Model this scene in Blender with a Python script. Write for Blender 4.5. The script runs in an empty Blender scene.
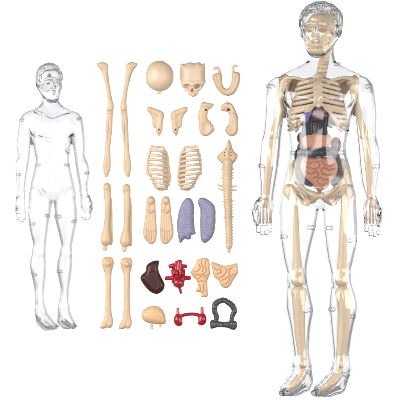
import bpy, math
import numpy as np
from mathutils import Vector

# ------------------------------------------------------------------ scale
# one unit of the layout below is a millimetre: x to the right, y down the glass sheet, z up from it
S = 0.001
CX, CY = 200.0, 200.0
scene = bpy.context.scene
COL = scene.collection
PI = math.pi
rng = np.random.RandomState(7)

# ------------------------------------------------------------------ small helpers
def P(p):
    return np.array((p[0], -p[1], p[2]), dtype=np.float64)

def smin(a, b, k):
    if k <= 0:
        return np.minimum(a, b)
    h = np.clip(0.5 + 0.5 * (b - a) / k, 0, 1)
    return b + (a - b) * h - k * h * (1 - h)

def smax(a, b, k):
    return -smin(-a, -b, k)

def catmull(pts, n=8, closed=False):
    p = np.array(pts, dtype=np.float64)
    m = len(p)
    out = []
    segs = m if closed else m - 1
    for i in range(segs):
        if closed:
            a, b, c, d = p[(i - 1) % m], p[i], p[(i + 1) % m], p[(i + 2) % m]
        else:
            a, b, c, d = p[max(i - 1, 0)], p[i], p[i + 1], p[min(i + 2, m - 1)]
        for t in np.linspace(0, 1, n, endpoint=False):
            out.append(0.5 * (2 * b + (c - a) * t + (2 * a - 5 * b + 4 * c - d) * t ** 2 + (3 * b - a - 3 * c + d) * t ** 3))
    if not closed:
        out.append(p[-1])
    return np.array(out)

_NT = rng.rand(32, 32, 32).astype(np.float32)
def vnoise(x, y, z):
    """smooth value noise in -1..1"""
    x, y, z = np.broadcast_arrays(x, y, z)
    xi, yi, zi = np.floor(x).astype(int), np.floor(y).astype(int), np.floor(z).astype(int)
    xf, yf, zf = x - xi, y - yi, z - zi
    xf, yf, zf = xf * xf * (3 - 2 * xf), yf * yf * (3 - 2 * yf), zf * zf * (3 - 2 * zf)
    r = 0
    for dx in (0, 1):
        for dy in (0, 1):
            for dz in (0, 1):
                w = (xf if dx else 1 - xf) * (yf if dy else 1 - yf) * (zf if dz else 1 - zf)
                r = r + w * _NT[(xi + dx) & 31, (yi + dy) & 31, (zi + dz) & 31]
    return r * 2 - 1

class Field:
    """a signed distance field on a grid, shaped by unions and cuts, turned into a mesh by surface nets"""
    def __init__(self, lo, hi, h):
        # lo / hi in layout coordinates (x, y down, z)
        l = np.array((lo[0], -hi[1], lo[2]), float) - 3 * h
        u = np.array((hi[0], -lo[1], hi[2]), float) + 3 * h
        self.lo, self.h = l, h
        self.n = np.ceil((u - l) / h).astype(int) + 1
        self.f = np.full(self.n, 40.0, np.float32)

    def block(self, lo, hi, pad):
        a = np.floor((np.array(lo) - pad - self.lo) / self.h).astype(int)
        b = np.ceil((np.array(hi) + pad - self.lo) / self.h).astype(int) + 1
        a = np.clip(a, 0, self.n); b = np.clip(b, 0, self.n)
        sl = tuple(slice(i, j) for i, j in zip(a, b))
        ax = [self.lo[i] + self.h * np.arange(a[i], b[i]) for i in range(3)]
        X, Y, Z = np.meshgrid(*ax, indexing='ij', sparse=True)
        return sl, X, Y, Z

    def put(self, sl, d, k, cut=False):
        if cut:
            self.f[sl] = smax(self.f[sl], -d, k)
        else:
            self.f[sl] = smin(self.f[sl], d, k)

    # ---- primitives
    def cone(self, p, q, r1, r2, k=1.0, zs=1.0, cut=False):
        p, q = P(p), P(q)
        r = max(r1, r2) * max(1, zs)
        sl, X, Y, Z = self.block(np.minimum(p, q) - r, np.maximum(p, q) + r, k + 3 * self.h)
        v = q - p
        L = max(float(v @ v), 1e-9)
        t = np.clip(((X - p[0]) * v[0] + (Y - p[1]) * v[1] + (Z - p[2]) * v[2]) / L, 0, 1)
        d = np.sqrt((X - p[0] - t * v[0]) ** 2 + (Y - p[1] - t * v[1]) ** 2 + ((Z - p[2] - t * v[2]) / zs) ** 2) - (r1 + (r2 - r1) * t)
        self.put(sl, d, k, cut)
        return self

    def chain(self, pts, k=1.0, zs=1.0, cut=False, smooth=0):
        """pts: (x, y, z, r)"""
        if smooth:
            pts = catmull(pts, smooth)
        for a, b in zip(pts[:-1], pts[1:]):
            self.cone(a[:3], b[:3], a[3], b[3], k, zs, cut)
        return self

    def ell(self, c, r, k=1.0, rot=None, cut=False):
        """rot: 3x3, columns = the ellipsoid's own axes in (x right, y up, z)"""
        c = P(c); r = np.array(r, float)
        R = np.eye(3) if rot is None else rot
        e = np.sqrt(((R * r) ** 2).sum(1))
        sl, X, Y, Z = self.block(c - e, c + e, k + 3 * self.h)
        X, Y, Z = X - c[0], Y - c[1], Z - c[2]
        u = [(R[0, i] * X + R[1, i] * Y + R[2, i] * Z) for i in range(3)]
        k0 = np.sqrt(sum((u[i] / r[i]) ** 2 for i in range(3)))
        k1 = np.sqrt(sum((u[i] / r[i] ** 2) ** 2 for i in range(3)))
        d = np.where(k1 > 1e-6, k0 * (k0 - 1) / np.maximum(k1, 1e-6), -r.min())
        self.put(sl, d, k, cut)
        return self

    def limb(self, st, k=2.0):
        """st: (y, x_left, x_right, z_centre, half_depth): elliptical sections down the body"""
        st = catmull(np.array(st, float), 8)
        o = np.argsort(st[:, 0])
        st = st[o]
        Ys = st[:, 0]
        lo = (st[:, 1].min(), -Ys.max(), (st[:, 3] - st[:, 4]).min())
        hi = (st[:, 2].max(), -Ys.min(), (st[:, 3] + st[:, 4]).max())
        sl, X, Y, Z = self.block(lo, hi, k + 3 * self.h)
        y = -Y
        yy = np.clip(y, Ys[0], Ys[-1])
        itp = lambda c: np.interp(yy.ravel(), Ys, st[:, c]).reshape(yy.shape)
        xl, xr, zc, hz = itp(1), itp(2), itp(3), itp(4)
        cx, a = (xl + xr) / 2, np.maximum((xr - xl) / 2, 0.3)
        hz = np.maximum(hz, 0.3)
        dx, dz = (X - cx), (Z - zc)
        k0 = np.sqrt((dx / a) ** 2 + (dz / hz) ** 2)
        k1 = np.sqrt((dx / a ** 2) ** 2 + (dz / hz ** 2) ** 2)
        d = np.where(k1 > 1e-6, k0 * (k0 - 1) / np.maximum(k1, 1e-6), -np.minimum(a, hz))
        over = np.abs(y - yy)
        d = np.where(over > 0, np.sqrt(np.maximum(d, 0) ** 2 + over ** 2) + np.minimum(d, 0) * 0, d)
        self.put(sl, d, k)
        return self

    def poly(self, pts, z0, H, R, k=0.5, low=None, cut=False, smooth=5, tilt=None, grow=0.3):
        """a closed outline swelled into a rounded body: crest at z0 + H, underside at z0 - low, edge radius R"""
        low = H if low is None else low
        q = catmull(pts, smooth, True) if smooth else np.array(pts, float)
        q = q.copy(); q[:, 1] *= -1
        sl, X, Y, Z = self.block((q[:, 0].min(), q[:, 1].min(), z0 - low), (q[:, 0].max(), q[:, 1].max(), z0 + H), k + 3 * self.h)
        px, py = X[:, :, 0], Y[:, :, 0]
        px, py = np.broadcast_arrays(px, py)
        best = np.full(px.shape, 1e9); inside = np.zeros(px.shape, bool)
        for a, b in zip(q, np.roll(q, -1, 0)):
            e = b - a
            w0, w1 = px - a[0], py - a[1]
            t = np.clip((w0 * e[0] + w1 * e[1]) / max(e @ e, 1e-9), 0, 1)
            best = np.minimum(best, (w0 - t * e[0]) ** 2 + (w1 - t * e[1]) ** 2)
            c = ((a[1] > py) != (b[1] > py)) & (px < (b[0] - a[0]) * (py - a[1]) / (b[1] - a[1] + 1e-12) + a[0])
            inside ^= c
        d2 = np.sqrt(best) * np.where(inside, -1, 1)
        d2 = d2[:, :, None] - grow
        zz = Z - z0
        if tilt is not None:
            zz = zz - tilt(X, -Y)
        zn = np.where(zz > 0, zz / H, zz / low)
        e = np.maximum(d2 + R, 0) / R
        m = min(R, H, low) if low > 0.5 else min(R, H)
        g = np.sqrt(e ** 2 + zn ** 2)
        d = (g - 1) * m
        self.put(sl, d, k, cut)
        return self

    def noise(self, amp, sx, sy=None, sz=None, mask=None, off=0.0):
        sy = sy or sx; sz = sz or sx
        ax = [self.lo[i] + self.h * np.arange(self.n[i]) for i in range(3)]
        for i0 in range(0, self.n[0], 40):
            X, Y, Z = np.meshgrid(ax[0][i0:i0 + 40], ax[1], ax[2], indexing='ij', sparse=True)
            fb = self.f[i0:i0 + 40]
            near = np.abs(fb) < 4
            if not near.any():
                continue
            X, Y, Z = np.broadcast_arrays(X, Y, Z)
            x, y, z = X[near], Y[near], Z[near]
            n = vnoise(x / sx + off, y / sy + off * 1.7, z / sz) * amp
            if mask is not None:
                n = n * mask(x, -y, z)
            fb[near] += n.astype(np.float32)
        return self

    def floor(self, z=0.0, k=0.6):
        """the flat underside it rests on"""
        ax = self.lo[2] + self.h * np.arange(self.n[2])
        self.f = smax(self.f, (z - ax)[None, None, :].astype(np.float32), k)
        return self

    def blur(self, n=1):
        for _ in range(n):
            for a in range(3):
                g = self.f
                s0 = [slice(None)] * 3; s1 = [slice(None)] * 3; s2 = [slice(None)] * 3
                s0[a] = slice(0, -2); s1[a] = slice(1, -1); s2[a] = slice(2, None)
                out = g.copy()
                out[tuple(s1)] = 0.25 * g[tuple(s0)] + 0.5 * g[tuple(s1)] + 0.25 * g[tuple(s2)]
                self.f = out
        return self

    # ---- meshing
    def nets(self, iso=0.0, relax=2):
        f = self.f - np.float32(iso)
        s = f < 0
        n = np.array(f.shape) - 1
        cnt = np.zeros(n, np.int8)
        for dx in (0, 1):
            for dy in (0, 1):
                for dz in (0, 1):
                    cnt += s[dx:n[0] + dx, dy:n[1] + dy, dz:n[2] + dz]
        act = np.nonzero((cnt > 0) & (cnt < 8))
        idx = np.full(n, -1, np.int64)
        idx[act] = np.arange(len(act[0]))
        C = np.stack(act, 1)
        acc = np.zeros((len(C), 3)); num = np.zeros(len(C))
        corners = [(a, b, c) for a in (0, 1) for b in (0, 1) for c in (0, 1)]
        val = {c: f[act[0] + c[0], act[1] + c[1], act[2] + c[2]] for c in corners}
        for c in corners:
            for a in range(3):
                if c[a] == 0:
                    c2 = list(c); c2[a] = 1; c2 = tuple(c2)
                    v0, v1 = val[c], val[c2]
                    m = (v0 < 0) != (v1 < 0)
                    t = v0[m] / (v0[m] - v1[m])
                    p = np.tile(np.array(c, float), (m.sum(), 1)); p[:, a] += t
                    acc[m] += p; num[m] += 1
        V = C + acc / num[:, None]
        F = []
        for a in range(3):
            b, c = (a + 1) % 3, (a + 2) % 3
            s0 = [slice(None)] * 3; s1 = [slice(None)] * 3
            s0[a] = slice(0, -1); s1[a] = slice(1, None)
            A, B = s[tuple(s0)], s[tuple(s1)]
            for flip, M in ((False, A & ~B), (True, ~A & B)):
                e = np.stack(np.nonzero(M), 1)
                ok = (e[:, b] > 0) & (e[:, c] > 0) & (e[:, b] < n[b]) & (e[:, c] < n[c])
                e = e[ok]
                def cell(ob, oc):
                    w = e.copy(); w[:, b] += ob; w[:, c] += oc
                    return idx[w[:, 0], w[:, 1], w[:, 2]]
                quad = np.stack([cell(-1, -1), cell(0, -1), cell(0, 0), cell(-1, 0)], 1)
                F.append(quad[:, ::-1] if flip else quad)
        F = np.concatenate(F)
        F = F[(F >= 0).all(1)]
        for _ in range(relax):
            acc = np.zeros_like(V); num = np.zeros(len(V))
            for i in range(4):
                u, w = F[:, i], F[:, (i + 1) % 4]
                for ax in range(3):
                    acc[:, ax] += np.bincount(u, V[w, ax], len(V)) + np.bincount(w, V[u, ax], len(V))
                num += np.bincount(u, minlength=len(V)) + np.bincount(w, minlength=len(V))
            V = 0.5 * V + 0.5 * acc / np.maximum(num, 1)[:, None]
        # normals from the field
        i0 = np.clip(np.floor(V).astype(int), 1, np.array(f.shape) - 3)
        fr = V - i0
        N = np.zeros_like(V)
        for c in corners:
            w = np.prod([fr[:, i] if c[i] else 1 - fr[:, i] for i in range(3)], axis=0)
            j = i0 + np.array(c)
            for ax in range(3):
                d = np.zeros(3, int); d[ax] = 1
                N[:, ax] += w * (f[tuple((j + d).T)] - f[tuple((j - d).T)])
        N /= np.maximum(np.linalg.norm(N, axis=1), 1e-9)[:, None]
        return self.lo + V * self.h, F, N

def to_world(V):
    return np.stack([(V[:, 0] - CX) * S, (V[:, 1] + CY) * S, V[:, 2] * S], 1)

def link_mesh(name, V, F, N, mat, parent=None, base=None):
    """V in layout space (x, -y, z); base is the object's own origin (x, y)"""
    W = to_world(V)
    if parent is not None:
        o0 = np.array(parent['_base'])
    else:
        o0 = np.array(((base[0] - CX) * S, (CY - base[1]) * S, 0.0))
    W = W - o0
    me = bpy.data.meshes.new(name)
    me.vertices.add(len(W)); me.vertices.foreach_set('co', W.astype(np.float32).ravel())
    me.loops.add(F.size); me.loops.foreach_set('vertex_index', F.astype(np.int32).ravel())
    me.polygons.add(len(F))
    me.polygons.foreach_set('loop_start', np.arange(0, F.size, 4, dtype=np.int32))
    me.polygons.foreach_set('use_smooth', np.ones(len(F), bool))
    me.update(calc_edges=True)
    me.validate()
    if len(me.vertices) == len(N):
        me.normals_split_custom_set_from_vertices(N.astype(np.float32).tolist())
    me.materials.append(mat)
    o = bpy.data.objects.new(name, me)
    COL.objects.link(o)
    if parent is not None:
        o.parent = parent
        r = parent
    else:
        o.location = o0
    return o

def solid(name, fld, mat, parent=None, base=None, relax=2):
    V, F, N = fld.nets(0.0, relax)
    o = link_mesh(name, V, F, N, mat, parent, base)
    o['_base'] = list(parent['_base']) if parent is not None else [(base[0] - CX) * S, (CY - base[1]) * S, 0.0]
    return o

def thing(name, label, cat, base, group=None):
    o = bpy.data.objects.new(name, None)
    COL.objects.link(o)
    o.empty_display_size = 0.01
    loc = ((base[0] - CX) * S, (CY - base[1]) * S, 0.0)
    o.location = loc
    o['_base'] = list(loc)
    return tag(o, label, cat, group)

def tag(o, label, cat, group=None):
    o['label'] = label; o['category'] = cat
    if group:
        o['group'] = group
    return o

# ------------------------------------------------------------------ materials
def plastic(name, col, rough=0.35, var=0.06, bump=0.0, bscale=900, spec=0.5, sss=0.0, col2=None, vor=0):
    m = bpy.data.materials.new(name); m.use_nodes = True
    nt = m.node_tree; b = nt.nodes['Principled BSDF']
    tc = nt.nodes.new('ShaderNodeTexCoord')
    nz = nt.nodes.new('ShaderNodeTexNoise'); nz.inputs['Scale'].default_value = 95; nz.inputs['Detail'].default_value = 6; nz.inputs['Roughness'].default_value = 0.62
    nt.links.new(tc.outputs['Object'], nz.inputs['Vector'])
    rp = nt.nodes.new('ShaderNodeValToRGB')
    c2 = col2 or tuple(max(0, c * (1 - var * 2.6) * s) for c, s in zip(col, (1, 0.97, 0.93)))
    rp.color_ramp.elements[0].position = 0.3; rp.color_ramp.elements[1].position = 0.7
    rp.color_ramp.elements[0].color = (*c2, 1); rp.color_ramp.elements[1].color = (*col, 1)
    nt.links.new(nz.outputs['Fac'], rp.inputs['Fac'])
    nt.links.new(rp.outputs['Color'], b.inputs['Base Color'])
    b.inputs['Roughness'].default_value = rough
    b.inputs['Specular IOR Level'].default_value = spec
    if sss:
        b.inputs['Subsurface Weight'].default_value = sss
        b.inputs['Subsurface Radius'].default_value = (0.004, 0.002, 0.001)
        b.inputs['Subsurface Scale'].default_value = 1.0
    n2 = nt.nodes.new('ShaderNodeTexNoise'); n2.inputs['Scale'].default_value = bscale; n2.inputs['Detail'].default_value = 3
    nt.links.new(tc.outputs['Object'], n2.inputs['Vector'])
    mr = nt.nodes.new('ShaderNodeMapRange')
    mr.inputs['To Min'].default_value = rough - 0.06; mr.inputs['To Max'].default_value = rough + 0.08
    nt.links.new(nz.outputs['Fac'], mr.inputs['Value']); nt.links.new(mr.outputs['Result'], b.inputs['Roughness'])
    if bump:
        bp = nt.nodes.new('ShaderNodeBump'); bp.inputs['Strength'].default_value = bump; bp.inputs['Distance'].default_value = 0.0016 if vor else 0.0006
        if vor:
            vt = nt.nodes.new('ShaderNodeTexVoronoi'); vt.inputs['Scale'].default_value = vor
            nt.links.new(tc.outputs['Object'], vt.inputs['Vector'])
            iv = nt.nodes.new('ShaderNodeMath'); iv.operation = 'SUBTRACT'; iv.inputs[0].default_value = 1.0
            nt.links.new(vt.outputs['Distance'], iv.inputs[1])
            nt.links.new(iv.outputs[0], bp.inputs['Height'])
        else:
            nt.links.new(n2.outputs['Fac'], bp.inputs['Height'])
        pass; nt.links.new(bp.outputs['Normal'], b.inputs['Normal'])
    return m

def clear(name, tint, rough, dens=0):
    m = bpy.data.materials.new(name); m.use_nodes = True
    b = m.node_tree.nodes['Principled BSDF']
    b.inputs['Base Color'].default_value = (*tint, 1)
    b.inputs['Roughness'].default_value = rough
    b.inputs['IOR'].default_value = 1.46
    b.inputs['Transmission Weight'].default_value = 1.0
    if dens:
        va = m.node_tree.nodes.new('ShaderNodeVolumeAbsorption')
        va.inputs['Color'].default_value = (0.06, 0.07, 0.10, 1); va.inputs['Density'].default_value = dens
        m.node_tree.links.new(va.outputs['Volume'], m.node_tree.nodes['Material Output'].inputs['Volume'])
    return m

BONE = plastic('bone plastic', (0.60, 0.43, 0.275), 0.42, 0.07, 0.10)
BONE_W = plastic('warm bone plastic', (0.60, 0.415, 0.255), 0.40, 0.05, 0.10)
BONE_P = plastic('pale bone plastic', (0.64, 0.485, 0.34), 0.40, 0.05, 0.08)
BONE_IN = plastic('inner bone plastic', (0.80, 0.62, 0.42), 0.45, 0.05, 0.05)
CREAM = plastic('cream organ plastic', (0.66, 0.42, 0.235), 0.35, 0.05, 0.05)
LAV = plastic('lavender plastic', (0.255, 0.24, 0.36), 0.42, 0.06, 0.55, 1400, vor=600)
MAROON = plastic('maroon plastic', (0.050, 0.010, 0.009), 0.30, 0.08, 0.08, spec=0.3)
RED = plastic('red plastic', (0.36, 0.006, 0.020), 0.18, 0.10, 0.0)
GREY = plastic('dark grey plastic', (0.050, 0.053, 0.058), 0.30, 0.08, 0.25, 700)
BLACK = plastic('near black plastic', (0.009, 0.008, 0.018), 0.25, 0.05, spec=0.3)
SALMON = plastic('salmon plastic', (0.66, 0.30, 0.19), 0.35, 0.05, 0.05)
CRIMSON = plastic('crimson plastic', (0.16, 0.012, 0.035), 0.25, 0.08)
VIOLET = plastic('violet plastic', (0.20, 0.16, 0.42), 0.3, 0.05)
CLEAR = clear('clear plastic', (0.972, 0.974, 0.978), 0.075, 36)
CLEAR_F = clear('faintly frosted clear plastic', (0.920, 0.924, 0.932), 0.21, 28)

# ------------------------------------------------------------------ setting
def box_mesh(name, x, y, z0, z1, m, bevel=0.0):
    bm_v = [(sx * x, sy * y, z) for z in (z0, z1) for sx, sy in ((-1, -1), (1, -1), (1, 1), (-1, 1))]
    me = bpy.data.meshes.new(name)
    me.from_pydata(bm_v, [], [(3, 2, 1, 0), (4, 5, 6, 7), (0, 1, 5, 4), (1, 2, 6, 5), (2, 3, 7, 6), (3, 0, 4, 7)])
    me.materials.append(m)
    o = bpy.data.objects.new(name, me); COL.objects.link(o)
    if bevel:
        md = o.modifiers.new('bevel', 'BEVEL'); md.width = bevel; md.segments = 2
    o['kind'] = 'structure'
    return o

def make_setting():
    # added glass sheet lifts everything off the far white backdrop: no shadows, grey rims
    g = bpy.data.materials.new('added sheet glass'); g.use_nodes = True
    b = g.node_tree.nodes['Principled BSDF']
    b.inputs['Base Color'].default_value = (1, 1, 1, 1); b.inputs['Roughness'].default_value = 0.0
    b.inputs['IOR'].default_value = 1.4; b.inputs['Transmission Weight'].default_value = 1.0
    box_mesh('added_glass_sheet', 0.45, 0.45, -0.0062, -0.0012, g, 0.001)
    m = bpy.data.materials.new('white paper'); m.use_nodes = True
    nt = m.node_tree; b = nt.nodes['Principled BSDF']
    tc = nt.nodes.new('ShaderNodeTexCoord'); nz = nt.nodes.new('ShaderNodeTexNoise')
    nz.inputs['Scale'].default_value = 300
    nt.links.new(tc.outputs['Object'], nz.inputs['Vector'])
    rp = nt.nodes.new('ShaderNodeValToRGB')
    rp.color_ramp.elements[0].color = (0.86, 0.86, 0.86, 1); rp.color_ramp.elements[1].color = (0.89, 0.89, 0.89, 1)
    nt.links.new(nz.outputs['Fac'], rp.inputs['Fac']); nt.links.new(rp.outputs['Color'], b.inputs['Base Color'])
    b.inputs['Roughness'].default_value = 0.9; b.inputs['Specular IOR Level'].default_value = 0.1
    box_mesh('white_backdrop', 0.40, 0.40, -0.806, -0.80, m)
make_setting()

# ------------------------------------------------------------------ the clear figures
def head_frame(c, yaw, sc, sx=1.0):
    """maps head coordinates (u right, v up, w forward) to layout coordinates"""
    cs, sn = math.cos(yaw), math.sin(yaw)
    R = np.array([[cs, 0, sn], [0, 1, 0], [-sn, 0, cs]])
    def pt(u, v, w):
        q = R @ np.array((u * sx, v, w)) * sc
        return (c[0] + q[0], c[1] - q[1], c[2] + q[2])
    return pt, R

def head(fl, c, yaw, sc, sx, hair_r, seed):
    pt, R = head_frame(c, yaw, sc, sx)
    def E(u, v, w, r, k=2.0, cut=False):
        fl.ell(pt(u, v, w), (r[0] * sc * sx, r[1] * sc, r[2] * sc), k * sc, R, cut)
    def T(a, b, r1, r2, k=1.5, cut=False):
        fl.cone(pt(*a), pt(*b), r1 * sc, r2 * sc, k * sc, 1.0, cut)
    E(0, 5, -3, (19.0, 20, 20))
    E(0, -7, 3, (16.8, 19, 14.5), 4)
    E(0, -16, 6, (12.5, 11.5, 11.5), 5)
    E(0, -24, 12, (6.2, 4.6, 5.0), 5)
    for s in (-1, 1):
        T((s * 15, -9, -1), (s * 6, -24, 11), 4.2, 3.6, 4)      # jaw
        E(s * 9.5, -7.5, 11.5, (5.5, 5, 5), 6)                        # cheek
        T((s * 2.5, 3.2, 19.0), (s * 12.5, 2.0, 14.5), 1.7, 1.4, 2.0)  # brow
        E(s * 7.0, -1.6, 19.6, (4.2, 2.5, 3.4), 1.6, True)       # socket
        E(s * 6.9, -1.6, 15.6, (3.2, 2.0, 2.6), 0.5)             # eye
        T((s * 3.8, -0.6, 18.0), (s * 10, -0.9, 16.4), 0.5, 0.4, 0.4)  # lid
        E(s * 2.6, -9.3, 19.6, (1.7, 1.5, 1.8), 1.0)             # nostril wing
        E(s * 19.5, -3, -3, (2.2, 6.4, 4.0), 1.2)                # ear
        E(s * 21.4, -2.5, -1.5, (1.3, 4.0, 2.0), 0.6, True)
        E(s * 19.4, -8.2, -1.5, (1.6, 2.0, 2.0), 0.8)
    T((0, 2, 18.5), (0, -8.2, 23.2), 1.5, 2.3, 1.6)              # nose
    T((-4.6, -15.2, 16.4), (0, -14.4, 18.6), 1.0, 1.5, 1.0); T((0, -14.4, 18.6), (4.6, -15.2, 16.4), 1.5, 1.0, 1.0)
    T((-4.0, -17.6, 16.6), (4.0, -17.6, 16.6), 1.2, 1.2, 1.0); T((0, -17.7, 17.6), (0, -17.7, 17.6), 1.6, 1.6, 1.0)
    T((-5.0, -16.1, 17.2), (5.0, -16.1, 17.2), 0.55, 0.55, 0.5, True)
    T((-4, -21, 17.2), (4, -21, 17.2), 1.0, 1.0, 1.2, True)
    # hair: a cap built on its own grid, cut along the hairline, joined on
    g = Field.__new__(Field)
    g.lo, g.h, g.n = fl.lo, fl.h, fl.n
    g.f = np.full(fl.n, 40.0, np.float32)
    g.ell(pt(0, 5.5, -3), (hair_r[0] * sc * sx, hair_r[1] * sc, hair_r[2] * sc), 1, R)
    cw = np.array(pt(0, 0, 0))
    ax = [g.lo[i] + g.h * np.arange(g.n[i]) for i in range(3)]
    sl, X, Y, Z = g.block((cw[0] - 34 * sc, -cw[1] - 34 * sc, cw[2] - 34 * sc), (cw[0] + 34 * sc, -cw[1] + 34 * sc, cw[2] + 34 * sc), 0)
    dx, dy, dz = X - cw[0], Y + cw[1], Z - cw[2]
    u = (R[0, 0] * dx + R[1, 0] * dy + R[2, 0] * dz) / sc
    v = (R[0, 1] * dx + R[1, 1] * dy + R[2, 1] * dz) / sc
    w = (R[0, 2] * dx + R[1, 2] * dy + R[2, 2] * dz) / sc
    # hairline: level over the forehead, sideburn drop in front of the ear, low at the nape
    line = np.where(w > 5, 14.5 - 0.06 * (np.abs(u) - 6) ** 2 * (np.abs(u) > 6), -2.0) - np.where(w < -3, 8.0, 0.0)
    line = line + 1.6 * vnoise(u / 1.3 + seed, v * 0 + 3.3, w * 0) + 0.8 * vnoise(u / 0.6 + seed, v * 0 + 7.7, w * 0)
    cutd = (line - v) * sc * 0.7
    hb = smax(g.f[sl], cutd.astype(np.float32), 1.5 * sc)
    hb = hb + (0.6 * sc * vnoise(u / 1.7 + seed, v / 6.0, w / 1.9) + 0.4 * sc * vnoise(u / 0.9 + 0.15 * v, v / 3.5 + seed, w / 1.0)) * (hb < 3)
    fl.f[sl] = smin(fl.f[sl], hb.astype(np.float32), 0.8 * sc)

def hand(fl, wrist, out, tips, knk, thumb, sc):
    """out: direction (+1/-1) of the thumb side; tips: (x, y) fingertips; knk: (x, y) knuckles"""
    for (tx, ty), (kx, ky) in zip(tips, knk):
        r = 2.0 * sc
        mx = (tx + kx) / 2
        fl.chain([(kx, ky, 18 * sc, r * 1.15), (kx * .5 + mx * .5, ky + (ty - ky) * .45, 20 * sc, r * 1.05), (tx, ty - r, 20.5 * sc, r), (tx, ty - r - 0.6 * sc, 22.2 * sc, r * 0.85)], 0.9 * sc)
    fl.chain([(x, y, z * sc, r * sc) for x, y, z, r in thumb], 1.0 * sc)

def figure_shell(d):
    fl = Field(d['lo'], d['hi'], d['h'])
    sc = d['sc']
    fl.limb(d['torso'], 2)
    fl.limb(d['neck'], 5 * sc)
    for L in d['legs']:
        fl.limb(L, 2.2 * sc)
    for A in d['arms']:
        fl.limb(A, 3.2 * sc)
    d['extra'](fl)
    head(fl, d['head_c'], d['yaw'], d['head_sc'], d['head_sx'], d['hair'], d['seed'])
    fl.blur(1)
    Vo, Fo, No = fl.nets(0.0, 3)
    Vi, Fi, Ni = fl.nets(-d['wall'], 3)
    V = np.concatenate([Vo, Vi]); F = np.concatenate([Fo, Fi[:, ::-1] + len(Vo)]); N = np.concatenate([No, -Ni])
    return V, F, N

# ---------- large figure
LX = 318.0
def extra_large(fl):
    k = 4
    for s in (-1, 1):
        fl.ell((LX + s * 16, 97, 31), (19, 14, 8.2), 7)             # chest
        fl.cone((LX + s * 4, 84, 32), (LX + s * 33, 78, 27), 2.0, 1.8, 3)  # collar
        for i in range(4):
            fl.cone((LX + s * 25, 112 + i * 5.0, 30.6), (LX + s * 30.5, 115.5 + i * 5.0, 25.5), 1.2, 1.0, 2.0)  # flank muscles
        fl.cone((LX + s * 31, 178, 34.2), (LX + s * 8, 203, 36), 1.2, 1.0, 3.5, 1, True)   # groin crease
        fl.ell((LX + s * 22, 280, 25), (8, 10, 6.6), 5)              # knee cap
    fl.cone((LX, 86, 41.9), (LX, 104, 41.6), 0.9, 0.9, 3.5, 1, True)
    fl.ell((LX, 160, 38.4), (1.2, 1.5, 1.6), 1.6, None, True)
    fl.cone((LX + 2, 188, 32), (LX + 2.5, 201, 30.5), 5, 4.5, 6)
    # hands
    hand(fl, None, -1, [(257.7, 233.0), (262.0, 235.6), (266.4, 235.2), (270.2, 232.6)], [(258.3, 221), (262.3, 222), (266.2, 221.5), (269.6, 220)],
         [(258.5, 203, 19, 3.6), (254.6, 211, 22, 3.0), (255.2, 219, 25, 2.5), (257.0, 224, 27, 2.1)], 1.0)
    hand(fl, None, 1, [(365.7, 232.0), (370.0, 236.2), (374.4, 237.2), (378.0, 235.0)], [(366.3, 220), (369.8, 222), (373.7, 222.5), (377, 221)],
         [(374.5, 202, 19, 3.6), (379.0, 211, 22, 3.0), (379.4, 219, 25, 2.5), (378.0, 225, 27, 2.1)], 1.0)
    fl.limb([(196, 260, 273.5, 18, 6.5), (206, 256.5, 273.6, 18, 6.2), (213, 256, 272.8, 18, 6), (218, 256, 272, 18, 5), (223, 256.6, 271.5, 18.4, 3.2), (227, 257.4, 270.8, 19, 1.6)], 1.5)
    fl.limb([(196, 366, 376, 18, 6.5), (206, 363.5, 378.6, 18, 6.2), (213, 363, 379.5, 18, 6), (218, 363.6, 379.8, 18, 5), (223, 364.2, 379.2, 18.4, 3.2), (227, 365, 378.6, 19, 1.6)], 1.5)
    # feet
    fl.chain([(301.5, 362, 17, 8.4), (301.5, 374, 16, 9.2), (294, 384, 19, 8.2), (286.5, 389.5, 21, 6.0)], 3, smooth=3)
    fl.ell((307.3, 381, 12), (6.3, 8.5, 9), 4)
    fl.chain([(306, 386, 10, 6), (296, 391, 11, 5.2), (288, 392, 14, 4.0)], 2)
    for (x, y, z, r) in ((281.3, 392.6, 27, 2.9), (283.8, 393.6, 21, 2.4), (287.0, 394.2, 17, 2.3), (290.6, 394.6, 13.5, 2.2), (294.6, 394.7, 10.5, 2.1)):
        fl.cone((x + 5.5, y - 3.2, z - 1), (x, y, z), r, r, 0.6)
    fl.chain([(341, 362, 17, 8.0), (340, 374, 16, 9.0), (330, 384, 19, 8.0), (319.5, 390, 21, 5.8)], 3, smooth=3)
    fl.ell((341.5, 382, 12), (6.0, 9.5, 9), 4)
    fl.chain([(340, 388, 10, 6), (329, 391.5, 11, 5.6), (320, 393, 14, 4.0)], 2)
    for (x, y, z, r) in ((313.2, 392.4, 27, 2.9), (315.8, 394.2, 21, 2.4), (319.4, 395.0, 17, 2.3), (323.4, 395.4, 13.5, 2.2), (327.6, 395.5, 10.5, 2.1)):
        fl.cone((x + 5.5, y - 3.2, z - 1), (x, y, z), r, r, 0.6)
    # sole texture of the feet
    fl.noise(0.2, 2.2, mask=lambda x, y, z: (y > 368))

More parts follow.
